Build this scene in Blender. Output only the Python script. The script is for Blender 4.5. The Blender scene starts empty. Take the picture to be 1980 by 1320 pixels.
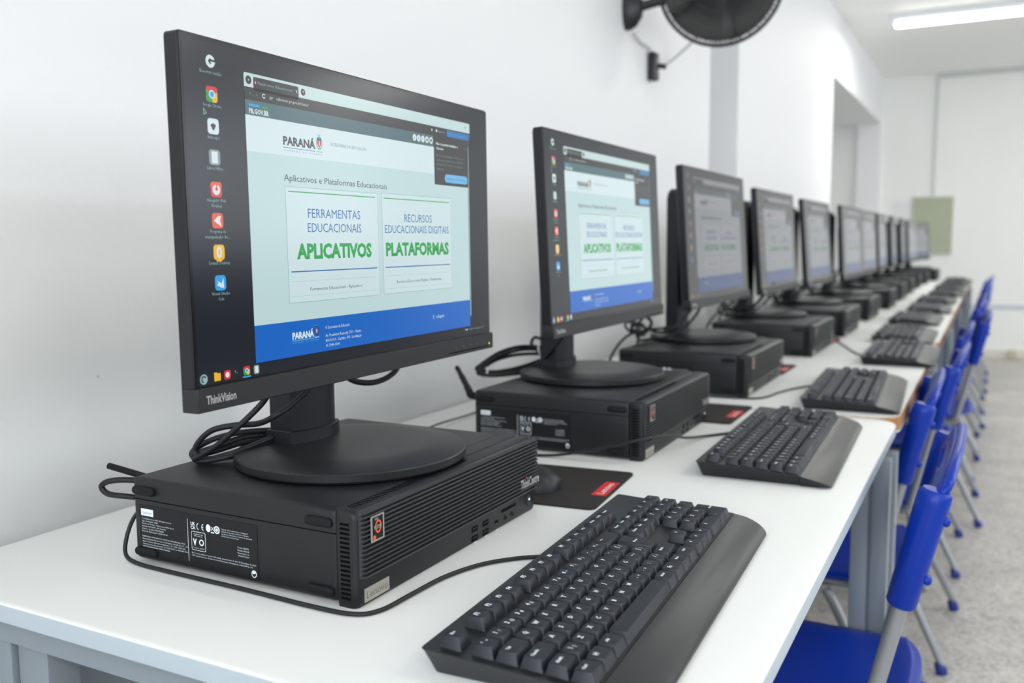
import bpy, bmesh, math, random
from mathutils import Vector, Matrix
from math import sin, cos, pi, radians

S = bpy.context.scene
COL = S.collection
random.seed(7)
TZ = 0.75                     # height of the table tops

# ------------------------------------------------------------------ camera
cam = bpy.data.objects.new('camera', bpy.data.cameras.new('camera'))
COL.objects.link(cam)
S.camera = cam
cam.data.sensor_width = 36.0
cam.data.lens = 1766.5 / 1980 * 36
cam.data.clip_start = 0.02
yaw, pitch, roll = radians(27.6758), radians(-6.1738), radians(-0.3947)
fwd = Vector((-sin(yaw) * cos(pitch), cos(yaw) * cos(pitch), sin(pitch)))
rgt = Vector((cos(yaw), sin(yaw), 0))
upv = rgt.cross(fwd)
r2 = cos(roll) * rgt + sin(roll) * upv
u2 = -sin(roll) * rgt + cos(roll) * upv
M = Matrix((r2, u2, -fwd)).transposed().to_4x4()
M.translation = Vector((0.4676, -0.6052, 0.3125 + TZ))
cam.matrix_world = M
cam.data.dof.use_dof = True
cam.data.dof.focus_distance = 0.86
cam.data.dof.aperture_fstop = 5.0

# ------------------------------------------------------------------ light
S.view_settings.view_transform = 'Standard'
S.view_settings.look = 'None'
S.view_settings.gamma = 1.0
S.view_settings.use_curve_mapping = False
S.view_settings.exposure = -0.12
S.cycles.use_denoising = True
S.cycles.max_bounces = 10
S.cycles.diffuse_bounces = 8
S.cycles.sample_clamp_indirect = 6.0
world = bpy.data.worlds.new('daylight')
S.world = world
world.use_nodes = True
bgn = world.node_tree.nodes['Background']
bgn.inputs[0].default_value = (0.80, 0.90, 1.0, 1)
bgn.inputs[1].default_value = 2.0


def area(name, loc, rot, sx, sy, power, color):
    l = bpy.data.lights.new(name, 'AREA')
    l.shape = 'RECTANGLE'
    l.size, l.size_y, l.energy, l.color = sx, sy, power, color
    o = bpy.data.objects.new(name, l)
    COL.objects.link(o)
    o.location = loc
    o.rotation_euler = rot
    return o


RX, FY, BY, CZ, WX = 5.2, -3.6, 8.69, 2.55, -0.5      # right wall, front wall, back wall, ceiling, left wall
WIN = [(-2.9, -1.1), (-0.5, 1.3), (1.9, 3.7), (4.3, 6.1), (6.6, 8.2)]   # windows in the right wall (y spans)
WZ0, WZ1 = 1.10, 2.35
for a, b in WIN:               # daylight coming in through each window
    area('window_daylight', (RX - 0.03, (a + b) / 2, (WZ0 + WZ1) / 2), (0, radians(90), 0), WZ1 - WZ0, b - a, 9 if b < 3 else 19, (0.91, 0.95, 1.0))
LAMPS = [(0.45, 6.15), (2.0, 3.4), (2.0, 0.65), (2.0, -2.1), (4.0, 6.15), (4.0, 3.4), (4.0, 0.65), (4.0, -2.1)]
for x, y in LAMPS:             # the tubes of the ceiling lamps
    area('tube_light', (x, y, CZ - 0.085), (0, 0, 0), 1.2, 0.05, 16 if (x, y) == (2.0, 0.65) else (27 if y > 3 else 22), (1.0, 0.985, 0.95))
FWX = (-0.2, 2.8)              # unseen window, added behind the camera for cool light on wall and table
area('window_daylight', ((FWX[0] + FWX[1]) / 2, FY + 0.03, 1.7), (radians(90), 0, 0), FWX[1] - FWX[0], 1.3, 60, (0.89, 0.94, 1.0))  # added light of the unseen window behind the camera

# ------------------------------------------------------------------ materials
MAT = {}   # name -> material


def mat(name, col, rough=0.5, metal=0.0, spec=0.5, noise=0.0, nscale=40.0, bump=0.0, bscale=300.0, emit=None, estr=1.0, coat=0.0, trans=0.0, alpha=1.0):
    m = bpy.data.materials.new(name)
    m.use_nodes = True
    nt = m.node_tree
    b = nt.nodes['Principled BSDF']
    b.inputs['Base Color'].default_value = (*col, 1)
    b.inputs['Roughness'].default_value = rough
    b.inputs['Metallic'].default_value = metal
    b.inputs['Specular IOR Level'].default_value = spec
    b.inputs['Coat Weight'].default_value = coat
    b.inputs['Transmission Weight'].default_value = trans
    if emit:
        b.inputs['Emission Color'].default_value = (*emit, 1)
        b.inputs['Emission Strength'].default_value = estr
    tc = None
    if noise or bump:
        tc = nt.nodes.new('ShaderNodeTexCoord')
    if noise:
        n = nt.nodes.new('ShaderNodeTexNoise')
        n.inputs['Scale'].default_value = nscale
        n.inputs['Detail'].default_value = 4
        r = nt.nodes.new('ShaderNodeMapRange')
        r.inputs[3].default_value = 1 - noise
        r.inputs[4].default_value = 1 + noise
        mx = nt.nodes.new('ShaderNodeMix')
        mx.data_type = 'RGBA'
        mx.blend_type = 'MULTIPLY'
        mx.inputs[0].default_value = 1
        mx.inputs[6].default_value = (*col, 1)
        nt.links.new(tc.outputs['Object'], n.inputs['Vector'])
        nt.links.new(n.outputs[0], r.inputs[0])
        nt.links.new(r.outputs[0], mx.inputs[7])
        nt.links.new(mx.outputs[2], b.inputs['Base Color'])
    if bump:
        n = nt.nodes.new('ShaderNodeTexNoise')
        n.inputs['Scale'].default_value = bscale
        bp = nt.nodes.new('ShaderNodeBump')
        bp.inputs['Strength'].default_value = bump
        bp.inputs['Distance'].default_value = 0.001
        nt.links.new(tc.outputs['Object'], n.inputs['Vector'])
        nt.links.new(n.outputs[0], bp.inputs['Height'])
        nt.links.new(bp.outputs[0], b.inputs['Normal'])
    MAT[name] = m
    return m


def lin(r, g, b):
    return tuple((c / 255 / 12.92) if c / 255 <= 0.04045 else ((c / 255 + 0.055) / 1.055) ** 2.4 for c in (r, g, b))


black = mat('black_plastic', (0.010, 0.0105, 0.012), 0.40, spec=0.40, bump=0.12, bscale=1400)
casem = mat('black_painted_steel', (0.009, 0.0098, 0.0115), 0.43, spec=0.36, bump=0.10, bscale=1600)
gloss = mat('dark_blue_black_plastic', (0.008, 0.009, 0.013), 0.42, spec=0.35)
hole = mat('dark_recess', (0.002, 0.002, 0.002), 0.8, spec=0.08)
keym = mat('keycap_plastic', (0.009, 0.012, 0.019), 0.44, spec=0.48, bump=0.05, bscale=2500)
kcase = mat('keyboard_shell', (0.010, 0.0115, 0.014), 0.36, spec=0.48, bump=0.08, bscale=1800)
legend = mat('white_print', (0.74, 0.80, 0.86), 0.5)
rubber = mat('rubber', (0.009, 0.009, 0.010), 0.6, spec=0.2)
cablem = mat('cable_rubber', (0.012, 0.013, 0.015), 0.48, spec=0.35)
silver = mat('brushed_silver', (0.50, 0.50, 0.49), 0.35, metal=0.6)
label = mat('spec_label_black', (0.009, 0.0095, 0.011), 0.40, spec=0.25)
topm = mat("white_laminate", (0.755, 0.765, 0.75), 0.42, spec=0.25, noise=0.012, nscale=6, bump=0.02, bscale=500)
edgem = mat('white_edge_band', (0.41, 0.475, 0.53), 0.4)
wood = mat('brown_edge_band', (0.36, 0.17, 0.05), 0.35, noise=0.2, nscale=30)
steel = mat('grey_painted_steel', (0.23, 0.265, 0.30), 0.42, metal=0.15, noise=0.04, nscale=20)
tube = mat('grey_tube_paint', (0.30, 0.31, 0.33), 0.35, metal=0.35)
blue = mat('blue_plastic', (0.0004, 0.028, 0.33), 0.33, spec=0.3)
blued = mat('dark_blue_cap', (0.010, 0.030, 0.22), 0.4)
padm = mat('mouse_pad_cloth', (0.030, 0.027, 0.026), 0.7, spec=0.2, bump=0.9, bscale=420)
red = mat('red_print', (0.62, 0.020, 0.025), 0.5)
fanm = mat('fan_black', (0.014, 0.014, 0.018), 0.4)
fangrey = mat('fan_motor_grey', (0.55, 0.53, 0.50), 0.4)
white_pl = mat('white_plastic', (0.75, 0.75, 0.74), 0.4)
greyc = mat('grey_cable', (0.45, 0.47, 0.48), 0.5)
tie = mat('clear_tie', (0.70, 0.72, 0.72), 0.3)
lampb = mat('lamp_white_body', (0.72, 0.75, 0.78), 0.4)
tubem = mat('lamp_tube', (0.9, 0.9, 0.88), 0.4, emit=(1.0, 0.99, 0.95), estr=12)
board = mat('green_board', (0.42, 0.46, 0.34), 0.8, noise=0.05, nscale=8)
paper = mat('white_paper', (0.80, 0.82, 0.83), 0.7)
stripe = mat('blue_grey_paint', (0.56, 0.60, 0.68), 0.6)
glass = mat('window_glass', (0.9, 0.95, 0.95), 0.02, trans=1.0)
orange = mat('badge_orange', (0.75, 0.12, 0.03), 0.3)


def wallmat(name, top, low, split):
    m = mat(name, top, 0.62)
    nt = m.node_tree
    b = nt.nodes['Principled BSDF']
    tc = nt.nodes.new('ShaderNodeTexCoord')
    sp = nt.nodes.new('ShaderNodeSeparateXYZ')
    nz = nt.nodes.new('ShaderNodeTexNoise')
    nz.inputs['Scale'].default_value = 3.0
    nz.inputs['Detail'].default_value = 6
    ad = nt.nodes.new('ShaderNodeMath')
    ad.operation = 'MULTIPLY_ADD'
    ad.inputs[1].default_value = 0.02
    mr = nt.nodes.new('ShaderNodeMapRange')
    mr.inputs[1].default_value = split - 0.006 + 0.01
    mr.inputs[2].default_value = split + 0.012 + 0.01
    mx = nt.nodes.new('ShaderNodeMix')
    mx.data_type = 'RGBA'
    mx.inputs[6].default_value = (*low, 1)
    mx.inputs[7].default_value = (*top, 1)
    L = nt.links.new
    L(tc.outputs['Object'], sp.inputs[0])
    L(tc.outputs['Object'], nz.inputs['Vector'])
    L(nz.outputs[0], ad.inputs[0])
    L(sp.outputs[2], ad.inputs[2])
    L(ad.outputs[0], mr.inputs[0])
    L(mr.outputs[0], mx.inputs[0])
    # small chips and pin marks in the paint
    vo = nt.nodes.new('ShaderNodeTexVoronoi')
    vo.inputs['Scale'].default_value = 14
    ch = nt.nodes.new('ShaderNodeMapRange')
    ch.inputs[1].default_value = 0.028
    ch.inputs[2].default_value = 0.040
    n2 = nt.nodes.new('ShaderNodeTexNoise')
    n2.inputs['Scale'].default_value = 2.2
    gt = nt.nodes.new('ShaderNodeMath')
    gt.operation = 'LESS_THAN'
    gt.inputs[1].default_value = 0.47
    mxx = nt.nodes.new('ShaderNodeMath')
    mxx.operation = 'MAXIMUM'
    dk = nt.nodes.new('ShaderNodeMix')
    dk.data_type = 'RGBA'
    dk.inputs[6].default_value = (0.55, 0.60, 0.60, 1)
    L(tc.outputs['Object'], vo.inputs['Vector'])
    L(tc.outputs['Object'], n2.inputs['Vector'])
    L(vo.outputs['Distance'], ch.inputs[0])
    L(n2.outputs[0], gt.inputs[0])
    L(ch.outputs[0], mxx.inputs[0])
    L(gt.outputs[0], mxx.inputs[1])
    L(mxx.outputs[0], dk.inputs[0])
    L(mx.outputs[2], dk.inputs[7])
    L(dk.outputs[2], b.inputs['Base Color'])
    bn = nt.nodes.new('ShaderNodeTexNoise')
    bn.inputs['Scale'].default_value = 90
    bn.inputs['Detail'].default_value = 5
    bp = nt.nodes.new('ShaderNodeBump')
    bp.inputs['Strength'].default_value = 0.25
    bp.inputs['Distance'].default_value = 0.002
    L(tc.outputs['Object'], bn.inputs['Vector'])
    L(bn.outputs[0], bp.inputs['Height'])
    L(bp.outputs[0], b.inputs['Normal'])
    return m


wallm = wallmat('painted_plaster', (0.845, 0.85, 0.86), (0.80, 0.805, 0.795), 1.113)
backm = mat('back_wall_paint', (0.87, 0.88, 0.865), 0.6, noise=0.02, nscale=3)
ceilm = mat('ceiling_paint', (0.93, 0.93, 0.92), 0.7, noise=0.01, nscale=3)


def floormat():
    m = mat('terrazzo', (0.6, 0.58, 0.55), 0.35)
    nt = m.node_tree
    b = nt.nodes['Principled BSDF']
    tc = nt.nodes.new('ShaderNodeTexCoord')
    L = nt.links.new
    v = nt.nodes.new('ShaderNodeTexVoronoi')
    v.inputs['Scale'].default_value = 120
    cr = nt.nodes.new('ShaderNodeValToRGB')
    e = cr.color_ramp.elements
    e[0].position, e[0].color = 0.0, (0.22, 0.215, 0.20, 1)
    e[1].position, e[1].color = 1.0, (0.53, 0.51, 0.47, 1)
    x = e.new(0.22); x.color = (0.37, 0.355, 0.33, 1)
    x = e.new(0.55); x.color = (0.45, 0.43, 0.40, 1)
    n = nt.nodes.new('ShaderNodeTexNoise')
    n.inputs['Scale'].default_value = 5
    n.inputs['Detail'].default_value = 7
    r = nt.nodes.new('ShaderNodeMapRange')
    r.inputs[1].default_value, r.inputs[2].default_value = 0.3, 0.7
    r.inputs[3].default_value, r.inputs[4].default_value = 0.82, 1.12
    mx = nt.nodes.new('ShaderNodeMix')
    mx.data_type = 'RGBA'; mx.blend_type = 'MULTIPLY'; mx.inputs[0].default_value = 1
    L(tc.outputs['Object'], v.inputs['Vector'])
    L(tc.outputs['Object'], n.inputs['Vector'])
    sc = nt.nodes.new('ShaderNodeSeparateColor')
    L(v.outputs['Color'], sc.inputs[0])
    L(sc.outputs[0], cr.inputs[0])
    L(n.outputs[0], r.inputs[0])
    L(cr.outputs[0], mx.inputs[6])
    L(r.outputs[0], mx.inputs[7])
    L(mx.outputs[2], b.inputs['Base Color'])
    return m


floorm = floormat()


def em(name, r, g, b, k=1.0):
    return mat('display_' + name, (0.002, 0.002, 0.003), 0.19, spec=0.42, emit=lin(r, g, b), estr=k * 0.90)


# ------------------------------------------------------------------ mesh helpers
class Fr:
    """a flat frame: point = o + a*u + b*v + c*n"""
    def __init__(s, o, u, v):
        s.o, s.u, s.v = Vector(o), Vector(u), Vector(v)
        s.n = s.u.cross(s.v)

    def p(s, a, b, c=0.0):
        return s.o + s.u * a + s.v * b + s.n * c


def obj(name, bm, mats, parent=None, smooth=None, loc=None):
    bmesh.ops.recalc_face_normals(bm, faces=bm.faces) if smooth != 'keep' else None
    me = bpy.data.meshes.new(name)
    bm.to_mesh(me)
    bm.free()
    for m in (mats if isinstance(mats, (list, tuple)) else [mats]):
        me.materials.append(m)
    if smooth and smooth != 'keep':
        for p in me.polygons:
            p.use_smooth = True
        me.set_sharp_from_angle(angle=radians(smooth))
    o = bpy.data.objects.new(name, me)
    COL.objects.link(o)
    if parent:
        o.parent = parent
    if loc:
        o.location = loc
    return o


def tag(o, lab=None, cat=None, group=None, kind=None):
    if lab: o['label'] = lab
    if cat: o['category'] = cat
    if group: o['group'] = group
    if kind: o['kind'] = kind
    return o


def empty(name, loc=(0, 0, 0), rz=0.0):
    o = bpy.data.objects.new(name, None)
    o.empty_display_size = 0.1
    COL.objects.link(o)
    o.location = loc
    o.rotation_euler = (0, 0, rz)
    return o


def copy_tree(o, parent=None):
    c = o.copy()
    COL.objects.link(c)
    c.parent = parent
    for ch in list(o.children):
        d = copy_tree(ch, c)
        d.matrix_parent_inverse = ch.matrix_parent_inverse.copy()
    return c


def NB():
    return bmesh.new()


def face(bm, vs, mi=0):
    try:
        f = bm.faces.new(vs)
        f.material_index = mi
        return f
    except ValueError:
        return None


def poly(bm, pts, mi=0):
    return face(bm, [bm.verts.new(p) for p in pts], mi)


def box(bm, x0, x1, y0, y1, z0, z1, mi=0, bev=0.0, seg=2):
    vs = [bm.verts.new(p) for p in ((x0, y0, z0), (x1, y0, z0), (x1, y1, z0), (x0, y1, z0), (x0, y0, z1), (x1, y0, z1), (x1, y1, z1), (x0, y1, z1))]
    fs = [face(bm, [vs[i] for i in q], mi) for q in ((3, 2, 1, 0), (4, 5, 6, 7), (0, 1, 5, 4), (1, 2, 6, 5), (2, 3, 7, 6), (3, 0, 4, 7))]
    if bev:
        es = list({e for f in fs for e in f.edges})
        r = bmesh.ops.bevel(bm, geom=es, offset=bev, segments=seg, affect='EDGES', profile=0.5)
        for f in r['faces']:
            f.material_index = mi
    return fs


def fbox(bm, F, a0, a1, b0, b1, c0, c1, mi=0):
    c = [(a0, b0, c0), (a1, b0, c0), (a1, b1, c0), (a0, b1, c0), (a0, b0, c1), (a1, b0, c1), (a1, b1, c1), (a0, b1, c1)]
    vs = [bm.verts.new(F.p(*q)) for q in c]
    for q in ((3, 2, 1, 0), (4, 5, 6, 7), (0, 1, 5, 4), (1, 2, 6, 5), (2, 3, 7, 6), (3, 0, 4, 7)):
        face(bm, [vs[i] for i in q], mi)


def rr(x0, x1, y0, y1, r, seg=4):
    """rounded rectangle outline, r one radius or four (x0y0, x1y0, x1y1, x0y1)"""
    rs = r if isinstance(r, (list, tuple)) else [r] * 4
    out = []
    for (cx, cy, sx, sy, a0), q in zip(((x0, y0, 1, 1, pi), (x1, y0, -1, 1, 1.5 * pi), (x1, y1, -1, -1, 0), (x0, y1, 1, -1, 0.5 * pi)), rs):
        q = max(q, 1e-5)
        for i in range(seg + 1):
            a = a0 + 0.5 * pi * i / seg
            out.append((cx + sx * q + q * cos(a), cy + sy * q + q * sin(a)))
    return out


def loft(bm, rings, mi=0, cap0=True, cap1=True, closed=True):
    R = [[bm.verts.new(p) for p in ring] for ring in rings]
    n = len(R[0])
    for a, b in zip(R[:-1], R[1:]):
        for i in range(n if closed else n - 1):
            j = (i + 1) % n
            face(bm, [a[i], a[j], b[j], b[i]], mi)
    if cap0: face(bm, R[0][::-1], mi)
    if cap1: face(bm, R[-1], mi)
    return R


def catmull(pts, k=8, closed=False):
    P = [Vector(p) for p in pts]
    n = len(P)
    out = []
    for i in range(n if closed else n - 1):
        if closed:
            a, b, c, d = P[(i - 1) % n], P[i], P[(i + 1) % n], P[(i + 2) % n]
        else:
            a, b, c, d = P[max(i - 1, 0)], P[i], P[i + 1], P[min(i + 2, n - 1)]
        for j in range(k):
            t = j / k
            out.append(0.5 * ((2 * b) + (c - a) * t + (2 * a - 5 * b + 4 * c - d) * t * t + (3 * b - 3 * c + d - a) * t ** 3))
    if not closed:
        out.append(P[-1])
    return out


def sweep(bm, pts, r, seg=8, k=8, closed=False, mi=0, smoothpath=True, r2=None, cap=True):
    """tube along pts; r radius (or list per point), r2 second half-axis for an oval tube"""
    P = catmull(pts, k, closed) if smoothpath else [Vector(p) for p in pts]
    n = len(P)
    rings = []
    t0 = (P[1] - P[0]).normalized()
    ref = Vector((0, 0, 1)) if abs(t0.z) < 0.9 else Vector((0, 1, 0))
    nrm = (ref - t0 * ref.dot(t0)).normalized()
    for i in range(n):
        if closed:
            t = (P[(i + 1) % n] - P[(i - 1) % n]).normalized()
        else:
            t = (P[min(i + 1, n - 1)] - P[max(i - 1, 0)]).normalized()
        nrm = (nrm - t * nrm.dot(t)).normalized()
        b = t.cross(nrm)
        rad = r[min(i * len(r) // n, len(r) - 1)] if isinstance(r, (list, tuple)) else r
        q = r2 if r2 else rad
        rings.append([P[i] + nrm * (rad * cos(2 * pi * j / seg)) + b * (q * sin(2 * pi * j / seg)) for j in range(seg)])
    if closed:
        rings.append(rings[0])
        R = loft(bm, rings, mi, False, False)
        bmesh.ops.remove_doubles(bm, verts=[v for g in (R[0], R[-1]) for v in g], dist=1e-6)
    else:
        loft(bm, rings, mi, cap, cap)


def lathe(bm, prof, o=(0, 0, 0), ax=(0, 0, 1), seg=32, mi=0, cap0=True, cap1=True):
    """prof = (radius, height along ax)"""
    ax = Vector(ax).normalized()
    u = ax.orthogonal().normalized()
    v = ax.cross(u)
    o = Vector(o)
    rings = [[o + ax * h + (u * cos(2 * pi * i / seg) + v * sin(2 * pi * i / seg)) * r for i in range(seg)] for r, h in prof]
    loft(bm, rings, mi, cap0, cap1)


_TX = {}


def text_mesh(s, bold=0.0, res=2):
    key = (s, bold, res)
    if key not in _TX:
        c = bpy.data.curves.new('t', 'FONT')
        c.body = s
        c.size = 1.0
        c.resolution_u = res
        c.offset = bold
        o = bpy.data.objects.new('t', c)
        me = bpy.data.meshes.new_from_object(o)
        vs = [v.co.copy() for v in me.vertices]
        fs = [tuple(p.vertices) for p in me.polygons]
        bpy.data.objects.remove(o)
        bpy.data.curves.remove(c)
        bpy.data.meshes.remove(me)
        _TX[key] = (vs, fs)
    return _TX[key]


def text(bm, F, s, a, b, w=None, h=None, c=0.0, mi=0, align='L', bold=0.0, res=2, cap=0.73, base=True):
    """string s, baseline at b, from a (L), around a (C) or up to a (R); h = capital height, w = total width (squeezes)"""
    vs, fs = text_mesh(s, bold, res)
    if not vs:
        return
    x0 = min(v.x for v in vs)
    x1 = max(v.x for v in vs)
    k = (h / cap) if h else (w / (x1 - x0))
    kx = (w / (x1 - x0)) if w else k
    W = (x1 - x0) * kx
    off = {'L': 0, 'C': -W / 2, 'R': -W}[align]
    nv = [bm.verts.new(F.p(a + off + (v.x - x0) * kx, b + v.y * k, c)) for v in vs]
    for f in fs:
        face(bm, [nv[i] for i in f], mi)


def rect(bm, F, a0, a1, b0, b1, c=0.0, mi=0, r=0.0, seg=3):
    if r:
        pts = [F.p(x, y, c) for x, y in rr(a0, a1, b0, b1, r, seg)]
    else:
        pts = [F.p(a0, b0, c), F.p(a1, b0, c), F.p(a1, b1, c), F.p(a0, b1, c)]
    poly(bm, pts, mi)


def disc(bm, F, a, b, ra, rb=None, c=0.0, mi=0, seg=18, t0=0.0, t1=2 * pi, rin=0.0):
    rb = rb or ra
    if rin:
        n = seg
        for i in range(n):
            q0, q1 = t0 + (t1 - t0) * i / n, t0 + (t1 - t0) * (i + 1) / n
            poly(bm, [F.p(a + ra * cos(q0), b + rb * sin(q0), c), F.p(a + ra * cos(q1), b + rb * sin(q1), c),
                      F.p(a + ra * rin * cos(q1), b + rb * rin * sin(q1), c), F.p(a + ra * rin * cos(q0), b + rb * rin * sin(q0), c)], mi)
        return
    full = abs(t1 - t0 - 2 * pi) < 1e-6
    pts = [F.p(a + ra * cos(t0 + (t1 - t0) * i / seg), b + rb * sin(t0 + (t1 - t0) * i / seg), c) for i in range(seg if full else seg + 1)]
    if not full:
        pts.append(F.p(a, b, c))
    poly(bm, pts, mi)


# ------------------------------------------------------------------ the room
def structure(name, bm, m, smooth=None):
    o = obj(name, bm, m, smooth=smooth)
    o['kind'] = 'structure'
    return o


bm = NB(); box(bm, WX - 1.3, RX + 0.2, FY - 0.2, BY + 0.2, -0.1, 0.0)
structure('floor', bm, floorm)
bm = NB(); box(bm, WX - 1.3, RX + 0.2, FY - 0.2, BY + 0.2, CZ, CZ + 0.1)
structure('ceiling', bm, ceilm)
# left wall with a tall niche and an alcove near the far end
NI0, NI1, AL0, AL1, ALZ = 2.853, 3.283, 5.778, 8.60, 2.135
bm = NB()
box(bm, WX - 0.2, WX, FY, NI0, 0, CZ)
box(bm, WX - 0.55, WX - 0.35, NI0 - 0.2, NI1 + 0.2, 0, CZ)
box(bm, WX - 0.35, WX - 0.2, NI0 - 0.2, NI0, 0, CZ)
box(bm, WX - 0.35, WX - 0.2, NI1, NI1 + 0.2, 0, CZ)
box(bm, WX - 0.2, WX, NI1, AL0, 0, CZ)
box(bm, WX - 0.2, WX, AL0, AL1, ALZ, CZ)
box(bm, WX - 1.1, WX - 0.2, AL0, BY, ALZ, ALZ + 0.1)
box(bm, WX - 1.2, WX - 1.1, AL0 - 0.1, BY, 0, ALZ + 0.1)
box(bm, WX - 1.1, WX - 0.2, AL0 - 0.1, AL0, 0, ALZ + 0.1)
box(bm, WX - 0.2, WX, AL1, BY, 0, CZ)
structure('wall_left', bm, wallm)
bm = NB(); box(bm, WX - 1.3, RX + 0.2, BY, BY + 0.2, 0, CZ)
structure('wall_back', bm, backm)
bm = NB()
box(bm, WX - 1.3, FWX[0], FY - 0.2, FY, 0, CZ); box(bm, FWX[1], RX + 0.2, FY - 0.2, FY, 0, CZ)
box(bm, FWX[0], FWX[1], FY - 0.2, FY, 0, 1.05); box(bm, FWX[0], FWX[1], FY - 0.2, FY, 2.35, CZ)
structure('wall_front', bm, backm)
bm = NB()
box(bm, RX, RX + 0.2, FY, BY, 0, WZ0)
box(bm, RX, RX + 0.2, FY, BY, WZ1, CZ)
ys = [FY] + [q for w in WIN for q in w] + [BY]
for a, b in zip(ys[::2], ys[1::2]):
    box(bm, RX, RX + 0.2, a, b, WZ0, WZ1)
structure('wall_right', bm, wallmat('right_wall_reflection_tone', (0.80, 0.81, 0.80), (0.045, 0.05, 0.06), 1.02))  # unseen lower part made dark so the screens reflect less light
for n, (a, b) in enumerate(WIN):
    bm = NB()
    for y0, y1, z0, z1 in ((a, b, WZ0, WZ0 + 0.05), (a, b, WZ1 - 0.05, WZ1), (a, a + 0.05, WZ0 + 0.05, WZ1 - 0.05), (b - 0.05, b, WZ0 + 0.05, WZ1 - 0.05), ((a + b) / 2 - 0.02, (a + b) / 2 + 0.02, WZ0 + 0.05, WZ1 - 0.05)):
        box(bm, RX + 0.08, RX + 0.13, y0, y1, z0, z1)
    o = structure('window_%d' % (n + 1), bm, steel)
bm = NB()
for x0, x1, z0, z1 in ((FWX[0], FWX[1], 1.05, 1.10), (FWX[0], FWX[1], 2.30, 2.35), (FWX[0], FWX[0] + 0.05, 1.10, 2.30), (FWX[1] - 0.05, FWX[1], 1.10, 2.30), (1.28, 1.32, 1.10, 2.30)):
    box(bm, x0, x1, FY - 0.13, FY - 0.08, z0, z1)
structure('window_6', bm, steel)  # frame of the unseen window added for its light
bm = NB(); box(bm, WX, RX, BY - 0.006, BY, 0.435, 0.475)
structure('trim_1', bm, stripe)
bm = NB(); box(bm, WX, RX, BY - 0.010, BY - 0.0005, 0.0, 0.07)
structure('baseboard_back', bm, mat('skirting_beige', (0.70, 0.68, 0.60), 0.6))
bm = NB(); box(bm, -0.033, RX, BY - 0.035, BY, 2.515, CZ - 0.0005)
structure('trim_2', bm, mat('grey_joint', (0.55, 0.58, 0.58), 0.6))

# things on the back wall and ceiling
bm = NB(); box(bm, -0.199, 0.128, BY - 0.022, BY - 0.001, 0.937, 1.445, bev=0.003)
t = empty('notice_board', (0, 0, 0))
o = obj('board_panel', bm, board, t)
bm = NB()
for x0, x1, z0, z1 in ((-0.207, 0.136, 1.445, 1.455), (-0.207, 0.136, 0.927, 0.937), (-0.207, -0.199, 0.937, 1.445), (0.128, 0.136, 0.937, 1.445)):
    box(bm, x0, x1, BY - 0.026, BY - 0.001, z0, z1)
obj('frame', bm, mat('pale_board_frame', (0.62, 0.64, 0.56), 0.6), t)
tag(t, 'pale green notice board hung on the far wall behind the last monitors', 'notice board')
bm = NB(); box(bm, -0.37, -0.215, BY - 0.006, BY - 0.001, 1.17, 1.42)
tag(obj('paper_sheet', bm, paper), 'blank white sheet on the far wall, left of the green notice board', 'paper')
bm = NB(); sweep(bm, [(-0.036, BY - 0.012, 2.51), (-0.038, BY - 0.012, 1.46)], 0.011, seg=8, smoothpath=False)
tag(obj('conduit_pipe', bm, mat('conduit_grey', (0.60, 0.63, 0.64), 0.5)), 'thin pale grey conduit running down the far wall to the green board', 'pipe')
bm = NB(); box(bm, 0.63, 0.70, BY - 0.045, BY - 0.011, 0.0, 0.075, bev=0.006)
tag(obj('floor_socket_box', bm, mat('beige_box', (0.55, 0.50, 0.38), 0.6)), 'small beige socket box at the foot of the far wall', 'socket')


def lamp(x, y, lab):
    t = empty('ceiling_lamp', (x, y, CZ))
    bm = NB()
    loft(bm, [[(X, yy, zz) for yy, zz in ((-0.075, -0.001), (-0.075, -0.018), (-0.03, -0.045), (0.03, -0.045), (0.075, -0.018), (0.075, -0.001))] for X in (-0.66, 0.66)])
    obj('lamp_body', bm, lampb, t, 30)
    for dy in (0.0,):
        bm = NB(); sweep(bm, [(-0.615, dy, -0.066), (0.615, dy, -0.066)], 0.017, seg=14, smoothpath=False)
        obj('tube', bm, tubem, t, 50)
    for sx in (-1, 1):
        bm = NB(); box(bm, sx * 0.635 - 0.012, sx * 0.635 + 0.012, -0.02, 0.02, -0.085, -0.044, bev=0.004)
        obj('tube_socket', bm, lampb, t)
    tag(t, lab, 'ceiling lamp', 'ceiling tube lamps')


for i, (x, y) in enumerate(LAMPS):
    lamp(x, y, ['lit white tube lamp on the ceiling above the far end of the desks', 'ceiling tube lamp over the aisle level with the sixth monitor', 'ceiling tube lamp over the aisle level with the nearest keyboard',
                'ceiling tube lamp over the aisle behind the camera', 'ceiling tube lamp by the windows near the far wall', 'ceiling tube lamp by the windows level with the sixth monitor',
                'ceiling tube lamp by the windows level with the nearest keyboard', 'ceiling tube lamp by the windows behind the camera'][i])

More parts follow.
